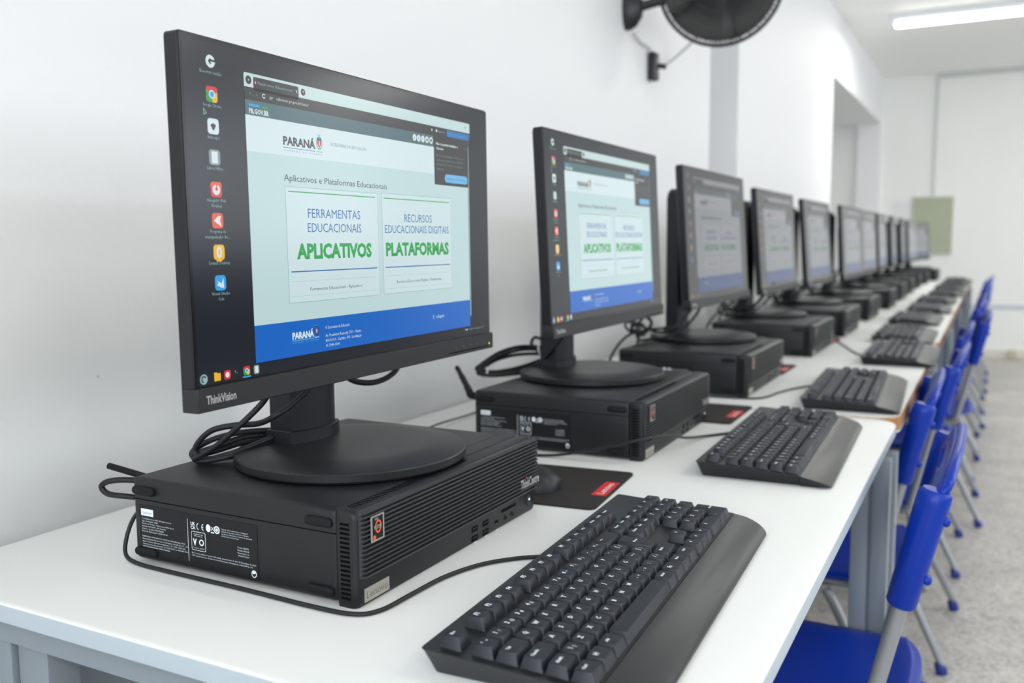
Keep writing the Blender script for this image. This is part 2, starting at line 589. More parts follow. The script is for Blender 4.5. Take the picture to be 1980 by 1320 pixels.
# ------------------------------------------------------------------ tables
def table(y0, y1, near, lab):
    X0, X1 = -0.44, 0.335
    t = empty('computer_table', (0, y0, 0))
    L = y1 - y0
    bm = NB()
    th = 0.020 if near else 0.034
    r = 0.045 if near else 0.06
    rs = [0.01, r, r, 0.01]
    if near:
        rings = []
        for dz, ins in ((-th, 0.002), (-th + 0.002, 0.0), (-0.0025, 0.0), (-0.0008, 0.0008), (0.0, 0.0025)):
            rings.append([(x, y, TZ + dz) for x, y in rr(X0 + ins, X1 - ins, ins, L - ins, [max(q - ins, 0.002) for q in rs], 6)])
        loft(bm, rings, 0)
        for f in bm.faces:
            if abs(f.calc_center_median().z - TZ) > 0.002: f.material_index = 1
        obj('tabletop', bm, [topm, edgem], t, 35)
    else:
        rings = [[(x, y, TZ + dz) for x, y in rr(X0 + 0.0015, X1 - 0.0015, 0.0015, L - 0.0015, [0.006, r - 0.0015, r - 0.0015, 0.006], 6)] for dz in (-th + 0.004, -0.0002, 0.0)]
        loft(bm, rings, 0)
        obj('tabletop', bm, [topm], t, 35)
        bm = NB()
        outer = rr(X0, X1, 0, L, [0.01, r, r, 0.01], 6)
        inner = rr(X0 + 0.0016, X1 - 0.0016, 0.0016, L - 0.0016, [0.006, r - 0.0015, r - 0.0015, 0.006], 6)
        pr = [(0.0, -0.0004), (0.6, -0.0010), (1.0, -0.003), (1.0, -0.020), (0.0, -0.028), (-2.0, -0.033), (-4.0, -0.034)]
        rings = [[(i[0] + (o[0] - i[0]) * k, i[1] + (o[1] - i[1]) * k, TZ + dz) for o, i in zip(outer, inner)] for k, dz in pr]
        loft(bm, rings, 0, False, False)
        e = obj('edge_band', bm, wood, t, 60)
        e['label'] = 'rounded brown edge band'
    zt = TZ - th - 0.0005
    # end frames: top rail, rear and front columns made of folded plates, foot bar
    for e, ye in enumerate((0.045, L - 0.075)):
        s = 1
        bm = NB()
        loft(bm, [[(X, ye + yy, zz) for yy, zz in ((-0.020, zt), (-0.020, zt - 0.012), (-0.024, zt - 0.030), (-0.012, zt - 0.034), (0.03, zt - 0.034), (0.03, zt))] for X in (X0 + 0.03, X1 - 0.03)])
        obj('end_rail', bm, steel, t)
        for nm, xa, xb in (('leg', X0 + 0.060, X0 + 0.150), ('leg', X1 - 0.062, X1 - 0.003)):
            bm = NB()
            m_ = (xa + xb) / 2
            box(bm, xa, m_ - 0.002, ye - 0.012, ye + 0.030, 0.03, zt - 0.034, bev=0.002)
            box(bm, m_ + 0.002, xb, ye - 0.008, ye + 0.026, 0.03, zt - 0.034, bev=0.002)
            box(bm, m_ - 0.0025, m_ + 0.0025, ye - 0.002, ye + 0.02, 0.03, zt - 0.034)
            obj('leg', bm, steel, t, 35)
        bm = NB(); box(bm, X0 + 0.02, X1 - 0.0, ye - 0.014, ye + 0.034, 0.004, 0.0298, bev=0.006)
        obj('foot_bar', bm, steel, t, 35)
        for xg in (X0 + 0.05, X1 - 0.04):
            bm = NB(); lathe(bm, [(0.014, 0), (0.016, 0.0038)], (xg, ye + 0.01, 0), seg=12)
            obj('glide', bm, rubber, t)
    bm = NB(); box(bm, X0 + 0.065, X0 + 0.085, 0.08, L - 0.09, 0.36, zt - 0.04, bev=0.002)
    p = obj('modesty_panel', bm, steel, t)
    bm = NB(); box(bm, X1 - 0.15, X1 - 0.12, 0.08, L - 0.09, zt - 0.036, zt, bev=0.002)
    obj('long_rail', bm, steel, t)
    tag(t, lab, 'table', 'computer tables in the row')
    return t


TABS = [(-0.127, 1.0945), (1.10, 2.4195), (2.425, 3.7295), (3.735, 5.0395), (5.045, 6.3495), (6.355, 7.66)]
TL = ['white laminate computer table with white edge, nearest the camera', 'white table with brown rounded edge, butted against the nearest white-edged table',
      'white brown-edged table holding the fifth and sixth computers from the camera', 'white brown-edged table holding the seventh and eighth computers from the camera',
      'white brown-edged table, the second table counted from the far end of the row', 'white brown-edged table at the far end of the row, close to the back wall']
for i, ((a, b), l) in enumerate(zip(TABS, TL)):
    table(a, b, i == 0, l)

# ------------------------------------------------------------------ monitors
K = 1.048
DM = {}
DN = []
for nm, c in (('glass', (5, 6, 8)), ('desktop', (16, 23, 34)), ('white', (222, 241, 245)), ('page', (200, 227, 229)), ('strip', (205, 230, 230)), ('dark', (50, 50, 50)),
              ('teal', (78, 112, 120)), ('ink', (60, 68, 74)), ('grey', (140, 158, 162)), ('blue', (0, 105, 205)), ('textblue', (18, 104, 176)), ('green', (0, 168, 66)),
              ('lightblue', (110, 190, 240)), ('midblue', (40, 120, 190)), ('red', (226, 50, 48)), ('orange', (240, 90, 50)), ('yellow', (250, 190, 30)), ('cyan', (40, 170, 240)), ('card', (214, 236, 240)), ('pale', (150, 190, 190)), ('teallines', (120, 200, 230))):
    DM[nm] = len(DN)
    m_ = em(nm, *c)
    DN.append(m_)
DN[0].node_tree.nodes['Principled BSDF'].inputs['Emission Strength'].default_value = 0


def crest(bm, F, a, b, s, c, ring='green'):
    disc(bm, F, a, b, 0.0042 * s, 0.0058 * s, c, DM[ring], 20, rin=0.84)
    w, h = 0.0028 * s, 0.0044 * s
    poly(bm, [F.p(a - w, b + h, c), F.p(a - w, b - h * 0.2, c), F.p(a, b - h, c), F.p(a + w, b - h * 0.2, c), F.p(a + w, b + h, c)], DM['red'])
    rect(bm, F, a - w, a + w, b + h * 0.5, b + h, c + 0.00006, DM['textblue'])
    rect(bm, F, a - 0.0006 * s, a + 0.0007 * s, b - h * 0.5, b + h * 0.4, c + 0.00006, DM['white'])
    poly(bm, [F.p(a - 0.0036 * s, b + 0.0078 * s, c), F.p(a, b + 0.0058 * s, c), F.p(a + 0.0036 * s, b + 0.0078 * s, c), F.p(a, b + 0.0066 * s, c)], DM['grey'])


def chrome_icon(bm, F, a, b, s, c):
    h = s / 2
    rect(bm, F, a - h, a + h, b - h, b + h, c, DM['yellow'], 0.2 * s)
    rect(bm, F, a - h, a + h, b + 0.1 * s, b + h, c + 0.00005, DM['red'], 0.18 * s)
    poly(bm, [F.p(a - h, b + 0.28 * s, c + 0.0001), F.p(a - h, b - 0.36 * s, c + 0.0001), F.p(a - 0.36 * s, b - h, c + 0.0001), F.p(a + 0.05 * s, b - h, c + 0.0001), F.p(a, b, c + 0.0001)], DM['green'])
    disc(bm, F, a, b, 0.27 * s, c=c + 0.00015, mi=DM['white'])
    disc(bm, F, a, b, 0.19 * s, c=c + 0.0002, mi=DM['cyan'])


def screen_mesh():
    bm = NB()
    F = Fr((0.0004, 0, 0), (0, K, 0), (0, 0, K))
    e = [0.0]

    def c(n):
        return 0.00007 * n
    R = lambda a0, a1, b0, b1, l, m, r=0.0: rect(bm, F, a0, a1, b0, b1, c(l), DM[m], r)
    T = lambda s, a, b, w=None, h=None, l=5, m='ink', al='L', bold=0.0, res=1: text(bm, F, s, a, b, w, h, c(l), DM[m], al, bold, res)
    D = lambda a, b, r, l, m, **k: disc(bm, F, a, b, r, c=c(l), mi=DM[m], **k)
    R(-0.2395, 0.2395, -0.1238, 0.1405, 0, 'glass')
    R(-0.2372, 0.2372, -0.1222, 0.1375, 1, 'desktop')
    # browser window
    R(-0.1733, 0.1975, 0.1060, 0.1218, 2, 'strip', 0.0016)
    R(-0.1733, 0.1972, 0.1005, 0.1108, 3, 'dark')
    R(-0.1625, -0.1065, 0.1085, 0.1196, 3, 'dark', 0.0014)
    D(-0.1680, 0.1163, 0.0034, 3, 'dark'); D(-0.1680, 0.1163, 0.0010, 4, 'strip', seg=3)
    D(-0.1003, 0.1160, 0.0030, 3, 'dark'); T('+', -0.1003, 0.1147, h=0.0034, l=4, m='white', al='C')
    crest(bm, F, -0.1602, 0.1152, 0.42, c(5), 'dark')
    T('Plataformas Educacionais', -0.1575, 0.1142, w=0.0430, h=0.0024, m='pale')
    T('x', -0.1092, 0.1142, h=0.0036, m='white', al='C')
    T('<', -0.1672, 0.1045, h=0.0028, m='grey', al='C'); T('>', -0.1592, 0.1045, h=0.0028, m='grey', al='C')
    D(-0.1508, 0.1058, 0.0019, 5, 'white', rin=0.62, t0=0.6, t1=5.9); T('Q=', -0.1440, 0.1043, w=0.0042, h=0.0026, m='white')
    T('educacao.pr.gov.br/inicio/', -0.1356, 0.1045, w=0.0420, h=0.0027, m='white')
    D(0.1880, 0.1165, 0.0014, 4, 'cyan', rin=0.5)
    D(0.1135, 0.1065, 0.0014, 5, 'white', seg=5); D(0.1232, 0.1065, 0.0015, 5, 'white')
    T('Anônima', 0.1268, 0.1052, w=0.0135, h=0.0022, m='pale')
    R(0.1446, 0.1955, 0.1022, 0.1095, 5, 'midblue', 0.0015)
    T('Nova Chrome disponível  :', 0.1480, 0.1046, w=0.0440, h=0.0021, l=6, m='lightblue')
    # page
    R(-0.1733, 0.1935, 0.0887, 0.1006, 4, 'teal')
    T('PR.GOV.BR', -0.1690, 0.0902, w=0.0235, h=0.0042, m='white', bold=0.03)
    R(-0.1690, -0.1562, 0.0958, 0.0978, 5, 'cyan'); R(-0.1540, -0.1465, 0.0955, 0.0972, 5, 'green')
    for q in range(5):
        D(0.0781 + 0.00828 * q, 0.0950, 0.0036, 5, 'white')
        if q < 3: T('oXf'[q], 0.0781 + 0.00828 * q, 0.0934, h=0.0032, l=6, m='dark', al='C')
        else: D(0.0781 + 0.00828 * q, 0.0950, 0.0016, 6, 'dark', seg=4 if q == 3 else 8)
    R(-0.1733, 0.1915, 0.0600, 0.0887, 2, 'white')
    R(-0.1733, 0.1915, -0.0812, 0.0600, 2, 'page')
    T('PARANÁ', -0.1290, 0.0690, w=0.0428, h=0.0072, bold=0.035, res=2)
    R(-0.1290, -0.0868, 0.0665, 0.0670, 5, 'midblue'); R(-0.0850, -0.0762, 0.0665, 0.0670, 5, 'green')
    T('G O V E R N O   D O   E S T A D O', -0.1288, 0.0637, w=0.0520, h=0.0015, m='grey')
    crest(bm, F, -0.0806, 0.0745, 1.0, c(5))
    T('SECRETARIA DA EDUCAÇÃO', -0.0648, 0.0735, w=0.0565, h=0.0032, m='grey')
    T('Aplicativos e Plataformas Educacionais', -0.1298, 0.0388, w=0.1546, h=0.0058, res=2)
    for a0, a1, b0, b1 in ((-0.1285, 0.0072, -0.0652, 0.0338), (0.0148, 0.1502, -0.0648, 0.0345)):
        R(a0 - 0.0005, a1 + 0.0005, b0 - 0.0005, b1 + 0.0005, 3, 'pale'); R(a0, a1, b0, b1, 4, 'card')
        R(a0 + 0.0035, a1 - 0.0035, 0.0296, 0.0305, 5, 'green')
        R(a0 + 0.0035, a1 - 0.0035, -0.0391, -0.0381, 5, 'textblue')
        R(a0 + 0.0035, a1 - 0.0035, -0.0472, -0.0470, 5, 'pale'); R(a0 + 0.0035, a1 - 0.0035, -0.0602, -0.0600, 5, 'pale')
    T('FERRAMENTAS', -0.1000, 0.0083, w=0.0780, h=0.0084, m='textblue', res=2)
    T('EDUCACIONAIS', -0.1008, -0.0043, w=0.0798, h=0.0084, m='textblue', res=2)
    T('APLICATIVOS', -0.1168, -0.0272, w=0.1118, h=0.0130, m='green', bold=0.045, res=2)
    T('RECURSOS', 0.0550, 0.0072, w=0.0538, h=0.0084, m='textblue', res=2)
    T('EDUCACIONAIS DIGITAIS', 0.0190, -0.0044, w=0.1258, h=0.0084, m='textblue', res=2)
    T('PLATAFORMAS', 0.0197, -0.0268, w=0.1244, h=0.0130, m='green', bold=0.045, res=2)
    T('Ferramentas Educacionais - Aplicativos', -0.1002, -0.0560, w=0.0782, h=0.0032)
    T('Recursos Educacionais Digitais - Plataformas', 0.0380, -0.0552, w=0.0885, h=0.0032)
    # footer
    R(-0.1733, 0.1915, -0.1118, -0.0812, 3, 'blue')
    T('PARANÁ', -0.1270, -0.0968, w=0.0295, h=0.0058, m='white', bold=0.05, res=2)
    R(-0.1270, -0.0985, -0.0986, -0.0980, 5, 'teallines'); R(-0.0970, -0.0905, -0.0982, -0.0976, 5, 'white')
    T('G O V E R N O   D O   E S T A D O', -0.1270, -0.1008, w=0.0365, h=0.0012, m='teallines')
    crest(bm, F, -0.0938, -0.0920, 0.72, c(5), 'desktop')
    T('© Secretaria da Educação', -0.0812, -0.0918, w=0.0370, h=0.0030, m='white')
    T('Av. Presidente Kennedy, 2511 - Guaíra', -0.0812, -0.0990, w=0.0545, h=0.0029, m='white')
    T('80610-011 - Curitiba - PR - Localização', -0.0812, -0.1036, w=0.0555, h=0.0029, m='white')
    T('41 3340-1500', -0.0812, -0.1082, w=0.0205, h=0.0029, m='white')
    T('celepar', 0.1128, -0.0968, w=0.0185, h=0.0042, m='white'); T('I', 0.1075, -0.0968, h=0.0040, m='white', bold=0.05)
    R(0.1919, 0.1936, -0.1100, 0.0960, 4, 'glass'); R(0.1921, 0.1934, -0.1000, 0.0955, 5, 'strip', 0.0004)
    # notice pop-up
    R(0.1168, 0.1925, 0.0487, 0.1015, 6, 'dark', 0.0016)
    T('Não é possível atualizar o', 0.1212, 0.0917, w=0.0480, h=0.0027, l=7, m='white', bold=0.03); T('Chrome', 0.1212, 0.0867, w=0.0155, h=0.0027, l=7, m='white', bold=0.03)
    T('x', 0.1862, 0.0912, h=0.0030, l=7, m='grey', al='C')
    for q, s in enumerate(('Não foi possível atualizar o Chrome para a', 'versão mais recente. Com isso, você está', 'perdendo novos recursos e correções de', 'segurança.')):
        T(s, 0.1212, 0.0793 - 0.0047 * q, w=(0.0610, 0.0590, 0.0590, 0.0160)[q], h=0.0023, l=7, m='grey')
    R(0.1385, 0.1898, 0.0520, 0.0610, 7, 'lightblue', 0.0042)
    T('Reinstalar o novo Chrome', 0.1642, 0.0554, w=0.0420, h=0.0023, l=8, m='textblue', al='C')
    # desktop icons
    s = 0.0118
    I = [(0.1238, ['Encerrar sessão']), (0.0992, ['Google Chrome']), (0.0752, ['Inkscape']), (0.0518, ['LibreOffice']), (0.0274, ['Navegador Web', 'Firefox']),
         (0.0036, ['Programa de', 'manipulação de ...']), (-0.0207, ['Scratch Desktop']), (-0.0444, ['Visual Studio', 'Code'])]
    for q, (b, ls) in enumerate(I):
        a = -0.2090
        if q == 0:
            D(a, b, 0.0048, 2, 'white', rin=0.42); R(a + 0.0012, a + 0.0050, b - 0.0010, b + 0.0014, 3, 'desktop'); R(a, a + 0.0048, b - 0.0012, b - 0.0002, 4, 'white')
        elif q == 1: chrome_icon(bm, F, a, b, s, c(2))
        else:
            R(a - s / 2, a + s / 2, b - s / 2, b + s / 2, 2, {2: 'white', 3: 'grey', 4: 'red', 5: 'orange', 6: 'yellow', 7: 'cyan'}[q], 0.0026)
        if q == 2: poly(bm, [F.p(a - 0.003, b + 0.001, c(3)), F.p(a, b + 0.0025, c(3)), F.p(a + 0.003, b + 0.001, c(3)), F.p(a + 0.0006, b - 0.003, c(3)), F.p(a - 0.0006, b - 0.003, c(3))], DM['dark'])
        if q == 3: R(a - 0.0032, a + 0.0032, b - 0.0045, b + 0.0045, 3, 'white')
        if q == 4:
            R(a - s / 2, a + s / 2, b, b + s / 2, 3, 'orange', 0.0024); D(a, b - 0.0002, 0.0040, 4, 'white'); D(a + 0.0002, b + 0.0004, 0.0014, 5, 'red'); R(a - 0.0004, a + 0.001, b + 0.001, b + 0.0045, 5, 'orange')
        if q == 5: poly(bm, [F.p(a - 0.0040, b, c(3)), F.p(a + 0.0005, b + 0.0035, c(3)), F.p(a + 0.0036, b + 0.0036, c(3)), F.p(a + 0.0024, b, c(3)), F.p(a + 0.0040, b - 0.0045, c(3)), F.p(a - 0.0010, b - 0.0020, c(3))], DM['white'])
        if q == 6: disc(bm, F, a, b, 0.0027, 0.0045, c(3), DM['white']); disc(bm, F, a, b, 0.0010, 0.0026, c(4), DM['yellow']); R(a - 0.0030, a + 0.0030, b - 0.0072, b - 0.0050, 2, 'yellow', 0.0009)
        if q == 7: poly(bm, [F.p(a - 0.0040, b + 0.0018, c(3)), F.p(a + 0.0010, b - 0.0005, c(3)), F.p(a + 0.0032, b + 0.0042, c(3)), F.p(a + 0.0036, b - 0.0042, c(3)), F.p(a + 0.0005, b - 0.0036, c(3)), F.p(a - 0.0040, b - 0.0018, c(3)), F.p(a - 0.0022, b, c(3))], DM['white'])
        for w, l in enumerate(ls):
            T(l, a, b - 0.0094 - 0.0042 * w, w=0.00150 * len(l), h=0.0026, l=2, m='pale', al='C')
    poly(bm, [F.p(-0.2185, 0.0885, c(3)), F.p(-0.2185, 0.0828, c(3)), F.p(-0.2150, 0.0846, c(3))], DM['pale'])
    poly(bm, [F.p(-0.2179, 0.0872, c(4)), F.p(-0.2179, 0.0837, c(4)), F.p(-0.2160, 0.0848, c(4))], DM['desktop'])
    # task bar
    D(-0.2314, -0.1174, 0.0040, 2, 'pale'); D(-0.2314, -0.1174, 0.0027, 3, 'desktop', rin=0.6, t0=0.5, t1=4.6)
    R(-0.2205, -0.2135, -0.1205, -0.1145, 2, 'yellow', 0.0008); R(-0.2205, -0.2172, -0.1150, -0.1136, 2, 'yellow')
    R(-0.2098, -0.2026, -0.1206, -0.1134, 2, 'red', 0.0016); D(-0.2062, -0.1170, 0.0022, 3, 'white')
    T('>_', -0.1980, -0.1165, w=0.0030, h=0.0022, l=2, m='white')
    chrome_icon(bm, F, -0.1845, -0.1165, 0.0072, c(2)); R(-0.1890, -0.1800, -0.1220, -0.1208, 2, 'cyan')
    R(-0.1762, -0.1698, -0.1206, -0.1134, 2, 'grey', 0.0014); R(-0.1748, -0.1712, -0.1198, -0.1142, 3, 'white')
    D(0.1800, -0.1155, 0.0010, 2, 'white', seg=4); D(0.1832, -0.1155, 0.0011, 2, 'white')
    T('segunda, 18 de agosto, 15:37', 0.1870, -0.1163, w=0.0370, h=0.0020, l=2, m='pale')
    return bm


def make_monitor():
    t = empty('computer_monitor')
    # stand foot, centred on the origin
    bm = NB()
    lathe(bm, [(0.118, 0.0), (0.1205, 0.0012), (0.1215, 0.003), (0.1215, 0.0095), (0.1205, 0.0108), (0.118, 0.0118), (0.092, 0.0160), (0.088, 0.0166), (0.083, 0.0168), (0.04, 0.0170)], seg=96)
    obj('stand_base', bm, black, t, 28)
    CX = -0.060
    bm = NB()

    def sec(w, d0, d1, bulge, z):
        pts = [(CX + d0, -w, z), (CX + d0, w, z)]
        for i in range(9):
            q = -1 + 2 * i / 8
            pts.append((CX + d1 + bulge * (1 - q * q), -q * w, z))
        return pts
    loft(bm, [sec(0.0375, -0.018, 0.010, 0.012, 0.0172), sec(0.0375, -0.018, 0.010, 0.012, 0.325), sec(0.035, -0.016, 0.006, 0.010, 0.338), sec(0.026, -0.012, 0.000, 0.006, 0.346)])
    obj('stand_column', bm, gloss, t, 30)
    bm = NB()
    loft(bm, [sec(0.0410, -0.021, 0.013, 0.0125, 0.0145), sec(0.0410, -0.021, 0.013, 0.0125, 0.029), sec(0.0402, -0.020, 0.012, 0.0125, 0.030)])
    obj('column_collar', bm, gloss, t, 30)
    # head parts: their meshes are centred on the screen
    W, H = 0.241 * K, 0.142 * K
    bm = NB()
    rings = [[(x, y, z) for y, z in rr(-W + i, W - i, -H + i, H - i, 0.004, 3)] for x, i in ((0.0, 0.0012), (-0.0012, 0.0), (-0.0135, 0.0), (-0.016, 0.003))]
    rings += [[(x, y, z) for y, z in rr(-a, a, b0, b1, 0.02, 3)] for x, a, b0, b1 in ((-0.0165, 0.20, -0.125, 0.115), (-0.030, 0.165, -0.108, 0.075), (-0.034, 0.155, -0.100, 0.066))]
    loft(bm, rings)
    hs = obj('housing', bm, gloss, t, 30)
    sc = obj('screen', screen_mesh(), DN, t, 'keep')
    bm = NB()
    rings = [[(x, y, z) for y, z in rr(-W - 0.0010 - i, W + 0.0010 + i, -H - 0.0006 - i, -0.1238 * K + i, 0.0012, 2)] for x, i in ((-0.0125, 0.0), (0.0030, 0.0), (0.0040, -0.0008))]
    loft(bm, rings)
    ch = obj('chin_bezel', bm, black, t, 30)
    F = Fr((0.0041, 0, 0), (0, K, 0), (0, 0, K))
    bm = NB(); text(bm, F, 'ThinkVision', -0.2330, -0.1365, w=0.0318, h=0.0068, c=0.0001, bold=0.02)
    obj('brand_lettering', bm, silver, ch, 'keep')['label'] = 'silver brand lettering'
    bm = NB(); rect(bm, F, 0.1342, 0.2280, -0.1392, -0.1380, 0.0001)
    obj('button_groove', bm, hole, ch, 'keep')
    bm = NB()
    for a in (0.150, 0.167, 0.184, 0.200, 0.216):
        rect(bm, F, a, a + 0.0016, -0.1345, -0.1325, 0.0001)
    obj('button_icons', bm, mat('dim_print', (0.10, 0.10, 0.10), 0.5), ch, 'keep')
    bm = NB(); disc(bm, F, 0.2313, -0.1362, 0.0011, c=0.0002, seg=12)
    obj('power_light', bm, mat('power_light_yellow', (0.3, 0.3, 0.0), 0.5, emit=(0.75, 0.95, 0.02), estr=1.4), ch, 'keep')['label'] = 'tiny yellow-green light'
    bm = NB(); box(bm, -0.052, -0.0335, -0.05, 0.05, -0.055, 0.045, bev=0.004)
    obj('mount_bracket', bm, black, t, 30)
    return t


HEAD = ('housing', 'screen', 'chin_bezel', 'mount_bracket')


def pose_head(t, dx, dz, tilt):
    for o in t.children:
        if o.name.split('.')[0] in HEAD:
            o.location = (dx, 0, dz)
            o.rotation_euler = (0, -tilt, 0)


# ------------------------------------------------------------------ desktop computers
PD, PL, PH = 0.2757, 0.3395, 0.086


def make_pc():
    t = empty('desktop_computer')
    bm = NB()
    box(bm, -PD, -0.0215, 0.0, PL, 0.003, PH, bev=0.005, seg=3)
    FS = Fr((0, -0.0001, 0), (1, 0, 0), (0, 0, 1))         # near side, seen from -y
    FS.n = Vector((0, -1, 0))
    fbox(bm, FS, -PD + 0.002, -0.0225, 0.0640, 0.0648, -0.0006, 0.00025, 1)
    box(bm, -0.0450, -0.0445, 0.212, PL - 0.003, PH - 0.0005, PH + 0.0001, 1)
    obj('case', bm, [casem, hole], t, 35)
    bm = NB()
    rings = []
    for z, i in ((0.0, 0.003), (0.002, 0.0008), (0.006, 0.0), (0.078, 0.0), (0.0825, 0.0012), (0.0850, 0.0035), (0.0858, 0.0060)):
        rings.append([(x, y, z) for x, y in rr(-0.0213, -i, 0.0 + i * 0.3, PL - i * 0.3, [0.0005, 0.006 - 0.3 * min(i, 0.005), 0.006 - 0.3 * min(i, 0.005), 0.0005], 4)])
    loft(bm, rings)
    fp = obj('front_panel', bm, casem, t, 35)
    # vent slots of the panel: near side and top
    bm = NB()
    for q in range(17):
        z = 0.0075 + q * 0.0041
        fbox(bm, FS, -0.0180, -0.0078, z, z + 0.0022, -0.0005, 0.00012)
    obj('side_vent', bm, hole, fp)
    bm = NB()
    for q in range(42):
        y = 0.012 + q * 0.0046
        vs = [(-0.0205, y + 0.0012), (-0.0110, y), (-0.0110, y + 0.0023), (-0.0205, y + 0.0035)]
        z0, z1 = PH - 0.004, PH - 0.00005
        lo = [bm.verts.new((a, b, z0)) for a, b in vs]; hi = [bm.verts.new((a, b, z1)) for a, b in vs]
        face(bm, lo[::-1]); face(bm, hi)
        for k in range(4): face(bm, [lo[k], lo[(k + 1) % 4], hi[(k + 1) % 4], hi[k]])
    obj('top_vent', bm, hole, fp)
    # ribbed grille
    bm = NB()
    n, z0, z1 = 14, 0.0268, 0.0832
    st = (z1 - z0) / n
    prof = [(0.0002, z0)]
    for q in range(n):
        z = z0 + q * st
        prof += [(0.0046, z + 0.0003), (0.0052, z + st * 0.30), (0.0050, z + st * 0.52), (0.0018, z + st * 0.62), (0.0018, z + st * 0.98)]
    prof += [(0.0040, z1), (0.0002, z1 + 0.0018), (-0.0030, z1 + 0.0022)]
    prof2 = [(-0.0006 if a > 0.0 else a - 0.0008, z) for a, z in prof]
    rings = [[(a, y, z) for a, z in pf] for y, pf in ((0.0035, prof2), (0.0046, [(a * 0.7, z) for a, z in prof]), (0.0065, prof), (PL - 0.0035, prof), (PL - 0.0016, [(a * 0.7, z) for a, z in prof]), (PL - 0.0004, prof2))]
    loft(bm, rings, 0, True, True, closed=True)
    g = obj('front_grille', bm, mat('grille_black', (0.020, 0.0205, 0.022), 0.38), t, 'keep')
    FF = Fr((0.0, 0, 0), (0, 1, 0), (0, 0, 1))
    bm = NB(); text(bm, FF, 'ThinkCentre', 0.2925, 0.0345, w=0.046, h=0.0105, c=0.0054, bold=0.02)
    b_ = obj('brand_lettering', bm, silver, g, 'keep'); b_['label'] = 'silver brand lettering with red dot'
    bm = NB(); disc(bm, FF, 0.3058, 0.0458, 0.0011, c=0.0056, seg=10)
    obj('red_dot', bm, red, g, 'keep')
    # processor sticker
    bm = NB()
    fbox(bm, FF, 0.0130, 0.0320, 0.0565, 0.0795, 0.0050, 0.0056, 0)
    rect(bm, FF, 0.0150, 0.0300, 0.0580, 0.0780, 0.00565, 1)
    disc(bm, FF, 0.0232, 0.0690, 0.0046, 0.0060, 0.0057, 2, rin=0.68); disc(bm, FF, 0.0176, 0.0600, 0.0022, c=0.0057, mi=2)
    text(bm, FF, 'RYZEN', 0.0226, 0.0672, w=0.0105, h=0.0034, c=0.0058, mi=0, align='C', bold=0.03)
    text(bm, FF, 'AMD', 0.0205, 0.0752, w=0.0055, h=0.0020, c=0.0058, mi=0, align='C', bold=0.03)
    obj('processor_sticker', bm, [silver, gloss, orange], t, 'keep')['label'] = 'silver and orange processor sticker'
    # brand plate low on the front
    bm = NB()
    fbox(bm, FF, 0.0085, 0.0445, 0.0040, 0.0162, 0.0, 0.0007, 0)
    text(bm, FF, 'Lenovo', 0.0265, 0.0068, w=0.0310, h=0.0068, c=0.0008, mi=1, align='C')
    obj('brand_plate', bm, [mat('warm_silver', (0.42, 0.40, 0.35), 0.4, metal=0.5), mat('plate_letters', (0.16, 0.155, 0.14), 0.5)], t, 'keep')['label'] = 'silver brand plate'
    # ports
    for a in (0.1975, 0.2205):
        for b in (0.0060, 0.0158):
            bm = NB()
            fbox(bm, FF, a - 0.0062, a + 0.0062, b - 0.0029, b + 0.0029, -0.004, 0.00025, 0)
            fbox(bm, FF, a - 0.0045, a + 0.0045, b - 0.0002, b + 0.0012, 0.0002, 0.0004, 1)
            obj('usb_port', bm, [hole, gloss], fp)
    bm = NB(); fbox(bm, FF, 0.2405, 0.2485, 0.0092, 0.0118, -0.004, 0.00025)
    obj('usb_c_port', bm, hole, fp)
    bm = NB(); fbox(bm, FF, 0.2560, 0.2900, 0.0168, 0.0200, -0.003, 0.00025)
    obj('card_slot', bm, hole, fp)
    for a in (0.2655, 0.2810):
        bm = NB()
        lathe(bm, [(0.0030, 0.0), (0.0030, 0.0006), (0.0019, 0.0006), (0.0019, 0.0)], (0, a, 0.0090), (1, 0, 0), 16)
        j = obj('audio_jack', bm, gloss, fp, 40)
        bm = NB(); disc(bm, FF, a, 0.0090, 0.0018, c=0.00068, seg=14)
        obj('jack_hole', bm, hole, j, 'keep')
    bm = NB()
    lathe(bm, [(0.0062, 0.0), (0.0062, 0.0004), (0.0052, 0.0010), (0.0, 0.0010)], (0, 0.3215, 0.0140), (1, 0, 0), 24, cap1=False)
    p_ = obj('power_button', bm, gloss, fp, 40)
    bm = NB(); disc(bm, FF, 0.3215, 0.0160, 0.0012, c=0.0012, seg=12)
    obj('power_light', bm, mat('power_light_white', (0.5, 0.5, 0.5), 0.5, emit=(0.8, 0.9, 1.0), estr=2.5), p_, 'keep')
    bm = NB()
    for a in (0.1975, 0.2205, 0.2445): rect(bm, FF, a - 0.003, a + 0.003, 0.0008, 0.0017, 0.0003)
    obj('port_marks', bm, legend, fp, 'keep')
    # rubber feet of the near side
    for a, b in ((-0.258, 0.0735), (-0.0400, 0.0735), (-0.258, 0.0120), (-0.0400, 0.0120)):
        bm = NB()
        for z, i in ((0.0, 0.0), (0.0022, 0.0), (0.0034, 0.0009), (0.0038, 0.0022)):
            pass
        rings = [[(x, -h, z) for x, z in rr(a - 0.015 + i, a + 0.015 - i, b - 0.0042 + i, b + 0.0042 - i, 0.0041 - i, 5)] for h, i in ((0.0, 0.0), (0.0022, 0.0), (0.0034, 0.0008), (0.0038, 0.0018))]
        loft(bm, rings)
        obj('rubber_foot', bm, rubber, t, 40)
    # specification label
    bm = NB()
    rect(bm, FS, -0.2665, -0.1125, 0.0070, 0.0590, 0.0003, 0)
    rect(bm, FS, -0.2640, -0.2470, 0.0485, 0.0555, 0.0004, 1)
    text(bm, FS, 'Lenovo', -0.2555, 0.0504, w=0.0130, h=0.0030, c=0.0005, mi=2, align='C')
